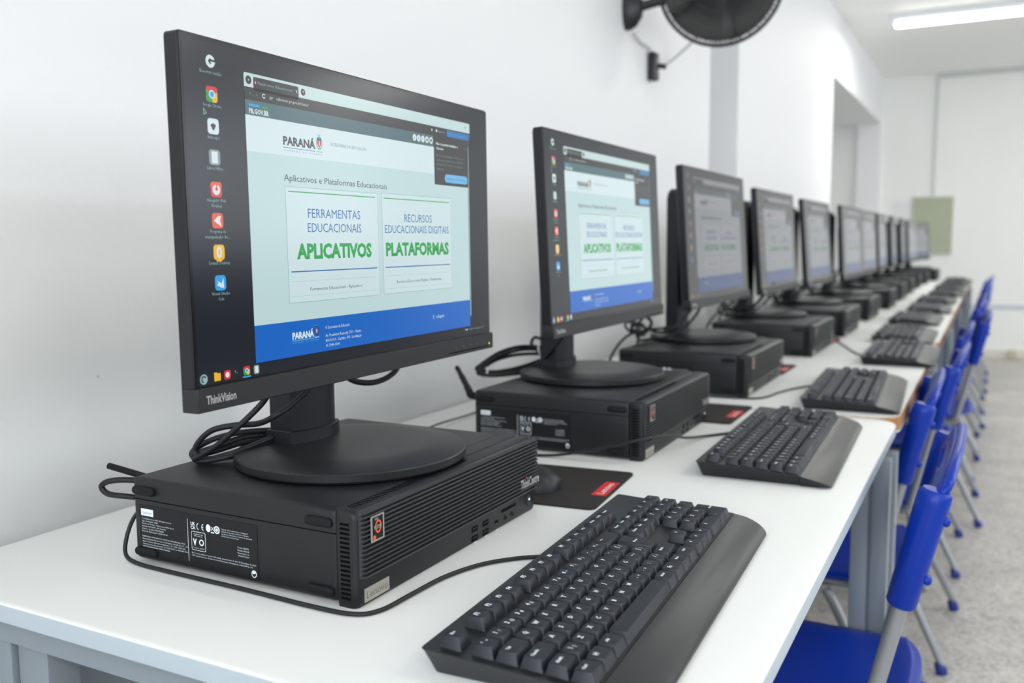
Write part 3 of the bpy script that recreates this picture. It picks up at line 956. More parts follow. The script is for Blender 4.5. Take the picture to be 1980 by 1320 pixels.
    Ls = [('© Copyright Lenovo 2022. All rights reserved.', 0.0410), ('Tipo de Máquina: 12BB', 0.0222), ('Modelo do Produto: ThinkCentre M75s Gen 2', 0.0440), ('Entrada: 100-240V~ 3A, 50/60Hz', 0.0330), ('Número de Série: PE0CZXBR', 0.0300), ('Data de Fabricação: 2025-03-14', 0.0350),
          ('', 0), ('FABRICADO POR LENOVO TECNOLOGIA (BRASIL) LTDA.', 0.0590), ('Estrada Municipal José Costa de Mesquita, 200, Módulo 11 e 15,', 0.0625), ('Bairro Chácara Alvorada, Indaiatuba - SP - CEP 13337-200', 0.0590), ('Central Lenovo Atendimento: (11) 3140-0500 ou 0800-885-0500', 0.0620), ('INDÚSTRIA BRASILEIRA. MADE IN BRAZIL.', 0.0380)]
    for q, (s_, w) in enumerate(Ls):
        if s_: text(bm, FS, s_, -0.2635, 0.0450 - 0.00255 * q, w=w, h=0.0014, c=0.0004, mi=1, res=1)
    rect(bm, FS, -0.2008, -0.2003, 0.0120, 0.0535, 0.0004, 1)
    text(bm, FS, 'UK', -0.1965, 0.0482, w=0.0060, h=0.0032, c=0.0004, mi=1, bold=0.03); text(bm, FS, 'CA', -0.1965, 0.0444, w=0.0060, h=0.0032, c=0.0004, mi=1, bold=0.03)
    for q, k in ((-0.1855, 0.6), (-0.1790, 0.6)):
        disc(bm, FS, q, 0.0478, 0.0032, 0.0036, 0.0004, 1, 16, 1.9, 4.4, 0.75)
    rect(bm, FS, -0.1815, -0.1798, 0.0474, 0.0481, 0.0004, 1)
    disc(bm, FS, -0.1735, 0.0480, 0.0030, 0.0038, 0.0004, 1); disc(bm, FS, -0.1625, 0.0478, 0.0038, c=0.0004, mi=1); disc(bm, FS, -0.1625, 0.0478, 0.0024, c=0.0005, mi=0, rin=0.7)
    text(bm, FS, 'X', -0.1682, 0.0462, w=0.0042, h=0.0040, c=0.0004, mi=1, align='C'); rect(bm, FS, -0.1702, -0.1662, 0.0438, 0.0450, 0.0004, 1)
    for q, (s_, w) in enumerate((('Suporte: visite www.lenovo.com/support', 0.0330), ('Garantia do produto conforme o manual e', 0.0340), ('condições descritas no termo de garantia', 0.0380), ('do fabricante e do produto.', 0.0220))):
        text(bm, FS, s_, -0.1568, 0.0490 - 0.0022 * q, w=w, h=0.0013, c=0.0004, mi=1, res=1)
    for q, s_ in enumerate(('Produto ANATEL', 'Modelo 8822CE', 'Homologado em', '04154-20-13216')):
        text(bm, FS, s_, -0.1370, 0.0345 - 0.0026 * q, w=0.0140, h=0.0014, c=0.0004, mi=1, res=1)
    rect(bm, FS, -0.1960, -0.1775, 0.0240, 0.0425, 0.0004, 1, 0.0015); rect(bm, FS, -0.1955, -0.1780, 0.0245, 0.0420, 0.0005, 0, 0.0013)
    text(bm, FS, 'Segurança', -0.1868, 0.0396, w=0.0120, h=0.0014, c=0.0006, mi=1, align='C', res=1); text(bm, FS, 'Informática', -0.1868, 0.0377, w=0.0110, h=0.0013, c=0.0006, mi=1, align='C', res=1)
    text(bm, FS, 'V', -0.1915, 0.0290, w=0.0050, h=0.0065, c=0.0006, mi=1, align='C', bold=0.05); disc(bm, FS, -0.1828, 0.0325, 0.0032, c=0.0006, mi=1, rin=0.6)
    text(bm, FS, 'Compulsório  OCP-0029', -0.1868, 0.0260, w=0.0150, h=0.0013, c=0.0006, mi=1, align='C', res=1)
    text(bm, FS, 'EU contact address: Lenovo (Slovakia), Landererova 12, 811 09 Bratislava, Slovakia', -0.1960, 0.0205, w=0.0810, h=0.0014, c=0.0004, mi=1, res=1)
    text(bm, FS, 'UK contact: Lenovo, Redwood, Crockford Lane, Basingstoke, RG24 8WQ, UK', -0.1960, 0.0180, w=0.0770, h=0.0014, c=0.0004, mi=1, res=1)
    disc(bm, FS, -0.1178, 0.0128, 0.0032, 0.0036, 0.0004, 1, rin=0.75); disc(bm, FS, -0.1178, 0.0128, 0.0022, 0.0026, 0.0004, 1, 10, 0.3, 3.0)
    obj('specification_label', bm, [label, legend, mat('label_ink', (0.25, 0.28, 0.32), 0.5)], t, 'keep')['label'] = 'black label with small white print'
    return t


# ------------------------------------------------------------------ keyboards
KP = 0.01905


def deck(x):
    return 0.0215 - 0.050 * x


def key_mesh(w, d, h, leg='', two='', tallback=0.0):
    """w along y, d along x (cap size), z=0 at deck"""
    bm = NB()
    g = 0.0006
    w2, d2 = w / 2 - g, d / 2 - g
    lv = ((0.0, 0.0, 0.0), (0.90, 0.0022, 0.0), (0.98, 0.0025, 0.0), (1.0, 0.0031, 0.0))
    rings = []
    for k, i, _ in lv:
        rings.append([(x - k * 0.0008, y, k * h + (0.0005 * x / d2 if k > 0.9 else 0)) for x, y in rr(-d2 + i * 0.8, d2 - i, -w2 + i, w2 - i, 0.0006 + 0.3 * i, 2)])
    loft(bm, rings)
    F = Fr((-0.0008, 0, h), (0, 1, 0), (-1, 0, 0.035))
    if leg:
        long_ = len(leg) > 2
        if long_:
            text(bm, F, leg, -w2 + 0.0042, 0.0004, h=0.0023, w=min(0.0019 * len(leg), w - 0.0085), c=0.00045, mi=1, res=1, bold=0.04)
        else:
            text(bm, F, leg, -w2 + 0.0044, -0.0006, h=0.0040, c=0.00045, mi=1, res=1, bold=0.035)
    if two:
        text(bm, F, two, -w2 + 0.0095, -0.0012, h=0.0030, c=0.00045, mi=1, res=1, bold=0.03)
    return bm


def key_list():
    rows = [0.0210, 0.0470, 0.06605, 0.0851, 0.10415, 0.1232]
    m = 0.0072
    out = []

    def row(r, start, ks):
        y = start
        for k in ks:
            if isinstance(k, (int, float)): y += k; continue
            l, w = (k, 1) if isinstance(k, str) else k[:2]
            tw = k[2] if not isinstance(k, str) and len(k) > 2 else ''
            out.append((rows[r], m + (y + w / 2) * KP, w, 1, l, tw)); y += w
    row(0, 0, ['Esc', 1, 'F1', 'F2', 'F3', 'F4', .5, 'F5', 'F6', 'F7', 'F8', .5, 'F9', 'F10', 'F11', 'F12', .25, ('PrtSc', 1), ('ScrLk', 1), ('Pause', 1)])
    row(1, 0, [("'", 1, '"'), ('1', 1, '!'), ('2', 1, '@'), ('3', 1, '#'), ('4', 1, '$'), ('5', 1, '%'), ('6', 1, '¨'), ('7', 1, '&'), ('8', 1, '*'), ('9', 1, '('), ('0', 1, ')'), ('-', 1, '_'), ('=', 1, '+'), ('<--', 2), .25, ('Insert', 1), ('Home', 1), ('PgUp', 1), .25, ('Num', 1), ('/', 1), ('*', 1)])
    row(2, 0, [('Tab', 1.5), 'Q', 'W', 'E', 'R', 'T', 'Y', 'U', 'I', 'O', 'P', ('´', 1, '`'), ('[', 1, '{'), 1.5, .25, ('Delete', 1), ('End', 1), ('PgDn', 1), .25, '7', '8', '9'])
    row(3, 0, [('CapsLk', 1.75), 'A', 'S', 'D', 'F', 'G', 'H', 'J', 'K', 'L', 'Ç', ('~', 1, '^'), (']', 1, '}'), 1.25, .25, 3, .25, '4', '5', '6'])
    row(4, 0, [('Shift', 1.25), ('\\', 1, '|'), 'Z', 'X', 'C', 'V', 'B', 'N', 'M', (',', 1, '<'), ('.', 1, '>'), (';', 1, ':'), ('/', 1, '?'), ('Shift', 1.75), .25, 1, '^', 1, .25, '1', '2', '3'])
    row(5, 0, [('Ctrl', 1.25), ('H', 1.25), ('Alt', 1.25), ('', 6.25), ('AltGr', 1.25), ('Fn', 1.25), ('Menu', 1.25), ('Ctrl', 1.25), .25, '<', 'v', '>', .25, ('0', 2), ','])
    out.append(((rows[2] + rows[3]) / 2, m + (15 - 0.625) * KP, 1.25, 2, 'Enter', ''))
    main = list(out)
    y4 = m + (15 + 0.25 + 3 + 0.25 + 3.5) * KP
    far = [(rows[1], y4, 1, 1, '-', ''), (rows[2], y4, 1, 1, '+', ''), (rows[3], y4, 1, 1, '.', ''), ((rows[4] + rows[5]) / 2, y4, 1, 2, 'Enter', '')]
    return main, far, rows


def key_h(x):
    return 0.0088 - 0.004 * x + (0.0006 if x < 0.03 else 0)


def make_keyboard(detail=True):
    t = empty('keyboard')
    LY = 0.446
    bm = NB()
    rings = []
    for ins, q in ((0.0085, 'b'), (0.0010, 'm'), (0.0, 't0'), (0.0008, 't')):
        ring = []
        for x, y in rr(0.0 + (ins * 0.8), 0.1346, ins, LY - ins, [0.004, 0.0004, 0.0004, 0.004], 4):
            z = {'b': 0.0012, 'm': deck(x) - 0.0022, 't0': deck(x) - 0.0009, 't': deck(x)}[q]
            ring.append((x, y, z))
        rings.append(ring)
    loft(bm, rings)
    cs = obj('keyboard_case', bm, kcase, t, 35)
    bm = NB()
    rings = []
    for ins, q in ((0.006, 'b'), (0.0008, 'm'), (0.0, 't0'), (0.0008, 't')):
        ring = []
        for x, y in rr(0.1350, 0.1740 - ins, ins, LY - ins, [0.0004, 0.012, 0.030, 0.0004], 8):
            f = (x - 0.1350) / 0.0390
            zt = 0.0143 - 0.0050 * f - 0.0052 * f * f
            z = {'b': 0.0010, 'm': max(zt - 0.0030, 0.0018), 't0': zt - 0.0008, 't': zt}[q]
            ring.append((x, y, z))
        rings.append(ring)
    loft(bm, rings)
    obj('wrist_rest', bm, kcase, t, 35)
    for y in (0.05, 0.40):
        bm = NB(); box(bm, 0.02, 0.035, y, y + 0.03, 0.0, 0.0013)
        obj('rubber_pad', bm, rubber, t)
    main, far, rows = key_list()
    slope = Matrix.Rotation(0.050, 4, 'Y')
    if detail:
        cache = {}
        for x, y, w, d, l, tw in main:
            bm = key_mesh(w * KP, d * KP, key_h(x), l, tw)
            o = obj('space_bar' if (w > 5) else 'key', bm, [keym, legend], t, 40)
            o.location = (x, y, deck(x) - 0.0002)
            o.rotation_euler = (0, 0.050, 0)
        rest = far
    else:
        rest = main + far
    big = NB()
    for x, y, w, d, l, tw in rest:
        bm = key_mesh(w * KP, d * KP, key_h(x), '' if not detail else l, '')
        bm.transform(Matrix.Translation((x, y, deck(x) - 0.0002)) @ slope)
        me = bpy.data.meshes.new('tmp'); bm.to_mesh(me); bm.free(); big.from_mesh(me); bpy.data.meshes.remove(me)
    k_ = obj('keys', big, [keym, legend], t, 40)
    k_['kind'] = 'stuff'
    # lock lights
    bm = NB()
    F = Fr((0.012, 0.395, deck(0.012)), (0, 1, 0), (-1, 0, 0.05))
    for q in range(3):
        disc(bm, F, 0.008 + q * 0.014, 0.0, 0.0009, c=0.0002, seg=8)
    obj('lock_lights', bm, rubber, t, 'keep')
    return t


# ------------------------------------------------------------------ mouse and pads
def make_pad():
    t = empty('mouse_pad')
    bm = NB()
    loft(bm, [[(x, y, z) for x, y in rr(-0.150, 0.0, 0.0, 0.182, 0.010, 6)] for z in (0.0, 0.0022, 0.0025)])
    obj('pad', bm, padm, t, 40)
    F = Fr((0, 0, 0.0026), (0, 1, 0), (-1, 0, 0))
    bm = NB()
    rect(bm, F, 0.056, 0.122, 0.0030, 0.0220, 0.0, 0)
    text(bm, F, 'Lenovo', 0.089, 0.0080, w=0.052, h=0.0095, c=0.0002, mi=1, align='C', bold=0.02)
    obj('brand_tag', bm, [red, mat('pad_print', (0.8, 0.6, 0.6), 0.6)], t, 'keep')['label'] = 'red brand tag'
    return t


def make_mouse():
    t = empty('mouse')
    bm = NB()
    L, W, H = 0.112, 0.031, 0.036
    rings = []
    for i in range(13):
        f = i / 12
        x = -L / 2 + L * f
        w = W * (1 - abs(2 * f - 1) ** 3.2) ** 0.5 * (0.92 + 0.10 * f) + 0.002
        h = H * (max(0.0, sin(pi * (0.08 + 0.86 * f))) ** 0.75) * (0.72 + 0.28 * f) + 0.002
        rings.append([(x, w * cos(a) if 0 <= a <= pi else w * 0.9 * cos(a), h * sin(a) if 0 <= a <= pi else 0.0) for a in [pi * k / 10 for k in range(11)]])
    loft(bm, rings)
    obj('mouse_body', bm, gloss, t, 50)
    bm = NB(); lathe(bm, [(0.009, -0.003), (0.0095, 0), (0.009, 0.003)], (-0.028, 0, 0.022), (0, 1, 0), 16)
    obj('scroll_wheel', bm, rubber, t, 40)
    return t


def cable(name, pts, r, parent=None, k=8, seg=8, m=None):
    bm = NB()
    sweep(bm, pts, r, seg=seg, k=k)
    return obj(name, bm, m or cablem, parent, 60)

# ------------------------------------------------------------------ set out the stations
PCY = [0.0, 0.6116, 1.2164, 1.9254, 2.5067, 3.175, 3.850, 4.50, 5.14, 5.80, 6.45, 7.05]
PCX = [0.0, 0.040, 0.045, 0.0505, 0.0544, 0.054, 0.066, 0.058, 0.056, 0.055, 0.060, 0.095]
PCR = [-0.3, 0.7, 0.4, 0.1, 0.0, 0.0, 0.3, -0.5, 0.0, 0.4, 0.0, -1.0]
# screen centre x, y, height above the table, turn, tilt
MON = [(-0.096, 0.165, 0.3274, 1.36, 0.46), (-0.0908, 0.8139, 0.3242, 0.57, 2.84), (-0.0891, 1.4792, 0.3198, -0.19, 3.78), (-0.104, 2.2134, 0.3102, -0.49, 4.44), (-0.088, 2.836, 0.304, -0.65, 4.7),
       (-0.0547, 3.4715, 0.3029, -1.24, 3.4), (-0.060, 4.10, 0.303, -1.0, 3.5), (-0.060, 4.72, 0.303, 1.0, 3.5), (-0.060, 5.36, 0.303, 2.0, 3.5), (-0.060, 6.00, 0.303, 2.0, 3.5), (-0.050, 6.66, 0.303, -3.0, 3.5), (-0.03, 7.27, 0.303, -9.0, 3.5)]
KBD = [(0.1125, -0.0755, 2.4), (0.128, 0.566, 1.8), (0.160, 1.133, 2.6), (0.182, 1.824, 1.0), (0.148, 2.367, 0.5), (0.134, 3.02, 0.0), (0.150, 3.62, 1.0), (0.145, 4.26, 0.0), (0.160, 4.90, -1.0), (0.160, 5.53, 1.0), (0.165, 6.16, 0.0), (0.165, 6.80, 0.0)]
NTH = ['nearest', 'second', 'third', 'fourth', 'fifth', 'sixth', 'seventh', 'eighth', 'ninth', 'tenth', 'eleventh', 'twelfth']

mon0 = make_monitor()
pc0 = make_pc()
ML = ['large black monitor in front showing the blue and green school web page',
      'second black monitor in the row, same web page, beside the coiled cable',
      'third black monitor in the row with a washed-out pale page', 'fourth black monitor in the row, pale page, hazy green words',
      'fifth monitor in the row, grey washed-out screen', 'sixth monitor in the row, grey-blue blurred screen']
angle_faded_mesh = bpy.data.meshes['screen'].copy()  # screen copy with off-angle dimming and pink tint in its emission colours
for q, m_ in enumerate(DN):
    d_ = m_.copy(); d_.name = m_.name + '_angle_faded'
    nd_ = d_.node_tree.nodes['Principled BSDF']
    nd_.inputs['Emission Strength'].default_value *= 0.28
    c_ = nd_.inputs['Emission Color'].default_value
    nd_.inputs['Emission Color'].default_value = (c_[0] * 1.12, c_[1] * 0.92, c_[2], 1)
    angle_faded_mesh.materials[q] = d_
for i in range(12):
    p = pc0 if i == 0 else copy_tree(pc0)
    p.location = (PCX[i], PCY[i], TZ)
    p.rotation_euler = (0, 0, radians(PCR[i]))
    m = mon0 if i == 0 else copy_tree(mon0)
    x, y, z, ya, ti = MON[i]
    d = 0.034
    ya = radians(ya)
    m.location = (x - d * cos(ya), y - d * sin(ya), TZ + PH + 0.0006)
    m.rotation_euler = (0, 0, ya)
    pose_head(m, d, z - PH, radians(ti))
    if i >= 2:                # same panels, viewing-angle fading put into their emission
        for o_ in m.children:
            if o_.name.startswith('screen'): o_.data = angle_faded_mesh
    tag(m, ML[i] if i < 6 else 'blurred monitor in the far part of the row, %s counted from the camera' % NTH[i], 'monitor', 'monitors in the row')
    tag(p, ('black desktop computer lying flat under the nearest monitor, ribbed front, white printed label' if i == 0 else
            'black desktop computer lying flat under the %s monitor from the camera' % NTH[i]), 'computer', 'flat desktop computers under the monitors')

kb0 = make_keyboard(True)
kbf = None
for i in range(12):
    if i < 4:
        k = kb0 if i == 0 else copy_tree(kb0)
    elif kbf is None:
        kbf = k = make_keyboard(False)
    else:
        k = copy_tree(kbf)
    x, y, a = KBD[i]
    k.location = (x, y, TZ + 0.0002)
    k.rotation_euler = (0, 0, radians(a))
    tag(k, 'large black keyboard with wrist rest in the foreground, nearest the camera' if i == 0 else 'black keyboard in front of the %s computer from the camera' % NTH[i], 'keyboard', 'keyboards along the table edge')
    if i == 0: kroots = []
    kroots.append(k)


def kcable(i, pts, r=0.0021):
    """cable given in world space, parented to keyboard i"""
    k = kroots[i]
    inv = (Matrix.Translation(k.location) @ Matrix.Rotation(k.rotation_euler.z, 4, 'Z')).inverted()
    return cable('cable', [inv @ Vector((a, b, c + TZ)) for a, b, c in pts], r, k)


kcable(0, [(-0.280, 0.020, 0.052), (-0.286, 0.010, 0.040), (-0.288, 0.002, 0.022), (-0.283, -0.004, 0.007), (-0.262, -0.008, 0.0025), (-0.215, -0.0105, 0.0025), (-0.119, -0.012, 0.0025), (-0.040, -0.0150, 0.0025), (0.004, -0.012, 0.0025),
           (0.020, 0.006, 0.0025), (0.024, 0.045, 0.0030), (0.028, 0.095, 0.0030), (0.042, 0.140, 0.0028), (0.066, 0.172, 0.0026), (0.092, 0.190, 0.0032), (0.1115, 0.197, 0.0085)])
kcable(1, [(-0.235, 0.570, 0.0025), (-0.16, 0.568, 0.0025), (-0.1057, 0.575, 0.0030), (-0.0646, 0.580, 0.0080), (-0.0024, 0.585, 0.0238), (0.0403, 0.592, 0.0365), (0.060, 0.650, 0.0330), (0.065, 0.740, 0.0130), (0.075, 0.810, 0.0035), (0.105, 0.850, 0.0035), (0.1275, 0.858, 0.0085)])
kcable(2, [(-0.22, 1.196, 0.0025), (-0.10, 1.192, 0.0025), (-0.02, 1.190, 0.0025), (0.050, 1.196, 0.0025), (0.078, 1.225, 0.0025), (0.092, 1.300, 0.0025), (0.112, 1.360, 0.0030), (0.1505, 1.392, 0.0085)])
kcable(3, [(0.055, 2.385, 0.0025), (0.060, 2.33, 0.0025), (0.095, 2.22, 0.0025), (0.130, 2.10, 0.0025), (0.160, 2.02, 0.0030), (0.1785, 2.00, 0.0085)])

# mouse pads (the others stand behind the computers and do not show)
pad0 = make_pad()
PADS = [(0.068, 0.360, 5.0), (0.083, 0.930, 1.0), (0.045, 1.560, 0.0), (0.050, 2.275, 0.0)]
PLB = ['dark mouse pad with red tag right beside the nearest computer, mouse on it', 'dark mouse pad with red tag between second computer and its keyboard', 'dark mouse pad with red tag beside the third computer from the camera', 'blurred dark mouse pad with red tag beside the fourth computer from the camera']
for i, (x, y, a) in enumerate(PADS):
    p = pad0 if i == 0 else copy_tree(pad0)
    p.location = (x, y, TZ + 0.0002)
    p.rotation_euler = (0, 0, radians(a))
    tag(p, PLB[i], 'mouse pad', 'dark mouse pads with red tags')
ms = make_mouse()
ms.location = (-0.056, 0.405, TZ + 0.0030)
ms.rotation_euler = (0, 0, radians(20))
tag(ms, 'black mouse on the nearest mouse pad, half hidden by the computer', 'mouse')

# ------------------------------------------------------------------ antennas, cables behind the monitors
def part_on(root, o):
    o.parent = root
    o.matrix_parent_inverse = (Matrix.Translation(root.location) @ Matrix.Rotation(root.rotation_euler.z, 4, 'Z')).inverted()
    return o


pcs = [o for o in bpy.data.objects if o.name.split('.')[0] == 'desktop_computer']
pcs.sort(key=lambda o: o.location.y)
mons = sorted([o for o in bpy.data.objects if o.name.split('.')[0] == 'computer_monitor'], key=lambda o: o.location.y)


def W_(pts, dz=TZ):
    return [(a, b, c + dz) for a, b, c in pts]


bm = NB(); sweep(bm, W_([(-0.2765, 0.030, 0.0755), (-0.298, 0.026, 0.0800), (-0.334, 0.022, 0.0855)]), 0.0034, seg=10)
part_on(pcs[0], obj('antenna', bm, rubber, None, 50))
bm = NB()
sweep(bm, W_([(-0.236, 0.640, 0.0700), (-0.262, 0.645, 0.0700), (-0.268, 0.650, 0.074)]), 0.0062, seg=10)
sweep(bm, W_([(-0.266, 0.648, 0.0720), (-0.292, 0.675, 0.0850), (-0.330, 0.714, 0.1020)]), [0.0058, 0.0050, 0.0042], seg=10)
part_on(pcs[1], obj('antenna', bm, rubber, None, 50))
part_on(pcs[0], cable('power_cable', W_([(-0.2775, 0.050, 0.0650), (-0.296, 0.024, 0.0740), (-0.318, 0.012, 0.0740), (-0.330, 0.009, 0.0680), (-0.324, 0.011, 0.0600), (-0.304, 0.016, 0.0585), (-0.2775, 0.046, 0.0500)]), 0.0030))

# monitor cable of the first monitor with its tied coil
def coil(idx, loops, tails, r, dx=0.0, dy=0.0, dz=0.0, jitter=0.0, tie_at=None):
    t = empty('power_cable', (0, 0, 0))
    pts = []
    sh = lambda q: (q[0] + dx, q[1] + dy, q[2] + dz + TZ)
    rnd = random.Random(int(1000 * dy) + 3)
    bm = NB()
    for L_ in loops:
        sweep(bm, [sh((a + rnd.uniform(-jitter, jitter), b + rnd.uniform(-jitter, jitter), c + rnd.uniform(0, jitter))) for a, b, c in L_], r, closed=True)
    obj('coil', bm, cablem, t, 60)
    for T_ in tails:
        bm = NB(); sweep(bm, [sh(q) for q in T_], r)
        obj('lead', bm, cablem, t, 60)
    for q in (tie_at or []):
        bm = NB(); lathe(bm, [(0.0095, -0.0015), (0.0105, -0.0015), (0.0105, 0.0015), (0.0095, 0.0015)], sh(q[:3]), q[3:], 14, cap0=False, cap1=False)
        obj('cable_tie', bm, tie, t, 40)['label'] = 'clear cable tie'
    return part_on(mons[idx], t)


loopsA = [[(-0.205, 0.140, 0.1120), (-0.225, 0.110, 0.1150), (-0.245, 0.086, 0.1110), (-0.262, 0.073, 0.1010), (-0.264, 0.069, 0.0930), (-0.246, 0.072, 0.0905), (-0.220, 0.086, 0.0985), (-0.202, 0.118, 0.1085)],
          [(-0.207, 0.144, 0.1060), (-0.228, 0.112, 0.1090), (-0.242, 0.084, 0.1030), (-0.258, 0.068, 0.0960), (-0.252, 0.064, 0.0905), (-0.232, 0.074, 0.0925), (-0.212, 0.098, 0.0990), (-0.205, 0.125, 0.1035)],
          [(-0.212, 0.150, 0.0990), (-0.232, 0.118, 0.1020), (-0.250, 0.090, 0.0960), (-0.266, 0.080, 0.0910), (-0.256, 0.074, 0.0900), (-0.236, 0.088, 0.0905), (-0.216, 0.118, 0.0945)]]
tailsA = [[(-0.146, 0.140, 0.1900), (-0.148, 0.1185, 0.1660), (-0.155, 0.0975, 0.1500), (-0.165, 0.0850, 0.1405), (-0.190, 0.0890, 0.1305), (-0.215, 0.0785, 0.1280), (-0.235, 0.0700, 0.1230), (-0.250, 0.0660, 0.1110), (-0.256, 0.0650, 0.1000), (-0.250, 0.0655, 0.0920)],
          [(-0.160, 0.0900, 0.1850), (-0.170, 0.0850, 0.1650), (-0.182, 0.0830, 0.1500), (-0.202, 0.0710, 0.1280), (-0.226, 0.0650, 0.1080), (-0.252, 0.0600, 0.0930)]]
coil(0, loopsA, tailsA, 0.0031)
part_on(mons[0], cable('display_cable', W_([(-0.185, 0.215, 0.200), (-0.187, 0.228, 0.166), (-0.190, 0.249, 0.1525), (-0.182, 0.274, 0.1475), (-0.172, 0.294, 0.1530), (-0.168, 0.308, 0.1660), (-0.165, 0.312, 0.200)]), 0.0036))

loopsB = [[(-0.215, 0.860, 0.1160), (-0.260, 0.845, 0.1230), (-0.280, 0.785, 0.1190), (-0.298, 0.745, 0.1030), (-0.298, 0.732, 0.0910), (-0.270, 0.748, 0.0900), (-0.235, 0.790, 0.0960), (-0.210, 0.835, 0.1080)],
          [(-0.220, 0.865, 0.1100), (-0.262, 0.840, 0.1150), (-0.284, 0.778, 0.1120), (-0.296, 0.738, 0.0970), (-0.284, 0.732, 0.0895), (-0.255, 0.752, 0.0895), (-0.225, 0.800, 0.0935)],
          [(-0.210, 0.855, 0.1220), (-0.262, 0.838, 0.1290), (-0.286, 0.790, 0.1230), (-0.302, 0.748, 0.1050), (-0.304, 0.738, 0.0970), (-0.270, 0.752, 0.0945), (-0.232, 0.800, 0.1040)]]
tailsB = [[(-0.150, 0.780, 0.2000), (-0.152, 0.770, 0.1700), (-0.165, 0.768, 0.1480), (-0.200, 0.776, 0.1130), (-0.235, 0.780, 0.0960), (-0.262, 0.765, 0.0905)],
          [(-0.245, 0.860, 0.1160), (-0.262, 0.862, 0.1300), (-0.258, 0.872, 0.1420), (-0.215, 0.850, 0.1320), (-0.190, 0.850, 0.1290)]]
coil(1, loopsB, tailsB, 0.0031, tie_at=[(-0.292, 0.742, 0.092, 0.5, 0.6, -0.3), (-0.240, 0.850, 0.121, 1, 0.3, 0.2)])
# tangles behind the third and later monitors
random.seed(11)
for i in range(2, 9):
    y = MON[i][1]
    bx = PCX[i] - 0.045
    rnd = random.Random(i)
    lp = []
    for q in range(4):
        cy, cx, cz = rnd.uniform(-0.17, -0.06), bx - 0.20 - rnd.uniform(0, 0.06), 0.102 + rnd.uniform(0, 0.03)
        ry, rz = rnd.uniform(0.02, 0.05), rnd.uniform(0.010, 0.022)
        lp.append([(cx + rnd.uniform(-0.012, 0.012), y + cy + ry * cos(a), max(0.0895, cz + rz * sin(a))) for a in [2 * pi * k / 7 for k in range(7)]])
    tl = [[(bx - 0.11, y - 0.030, 0.20), (bx - 0.12, y - 0.060, 0.150), (bx - 0.16, y - 0.090, 0.105), (bx - 0.21, y - 0.130, 0.094), (bx - 0.225, y - 0.16, 0.093)],
          [(bx - 0.12, y - 0.055, 0.19), (bx - 0.15, y - 0.11, 0.128), (bx - 0.20, y - 0.14, 0.118), (bx - 0.24, y - 0.19, 0.105), (bx - 0.262, y - 0.23, 0.06), (bx - 0.262, y - 0.20, 0.03), (bx - 0.262, y - 0.10, 0.0045)],
          [(bx - 0.10, y - 0.10, 0.19), (bx - 0.14, y - 0.16, 0.125), (bx - 0.20, y - 0.12, 0.112), (bx - 0.255, y - 0.09, 0.126), (bx - 0.27, y - 0.02, 0.105), (bx - 0.30, y + 0.04, 0.04), (bx - 0.30, y + 0.12, 0.0045)]]
    coil(i, lp, tl, 0.0031)
tag(cable('network_cable', W_([(-0.30, 0.345, 0.0025), (-0.31, 0.45, 0.0025), (-0.33, 0.54, 0.0050), (-0.345, 0.66, 0.0100), (-0.36, 0.80, 0.0035), (-0.37, 1.00, 0.0025), (-0.365, 1.25, 0.0025), (-0.35, 1.50, 0.0025)]), 0.0017, m=gloss),
    'thin black cable running along the wall side of the table behind the first two computers', 'cable')

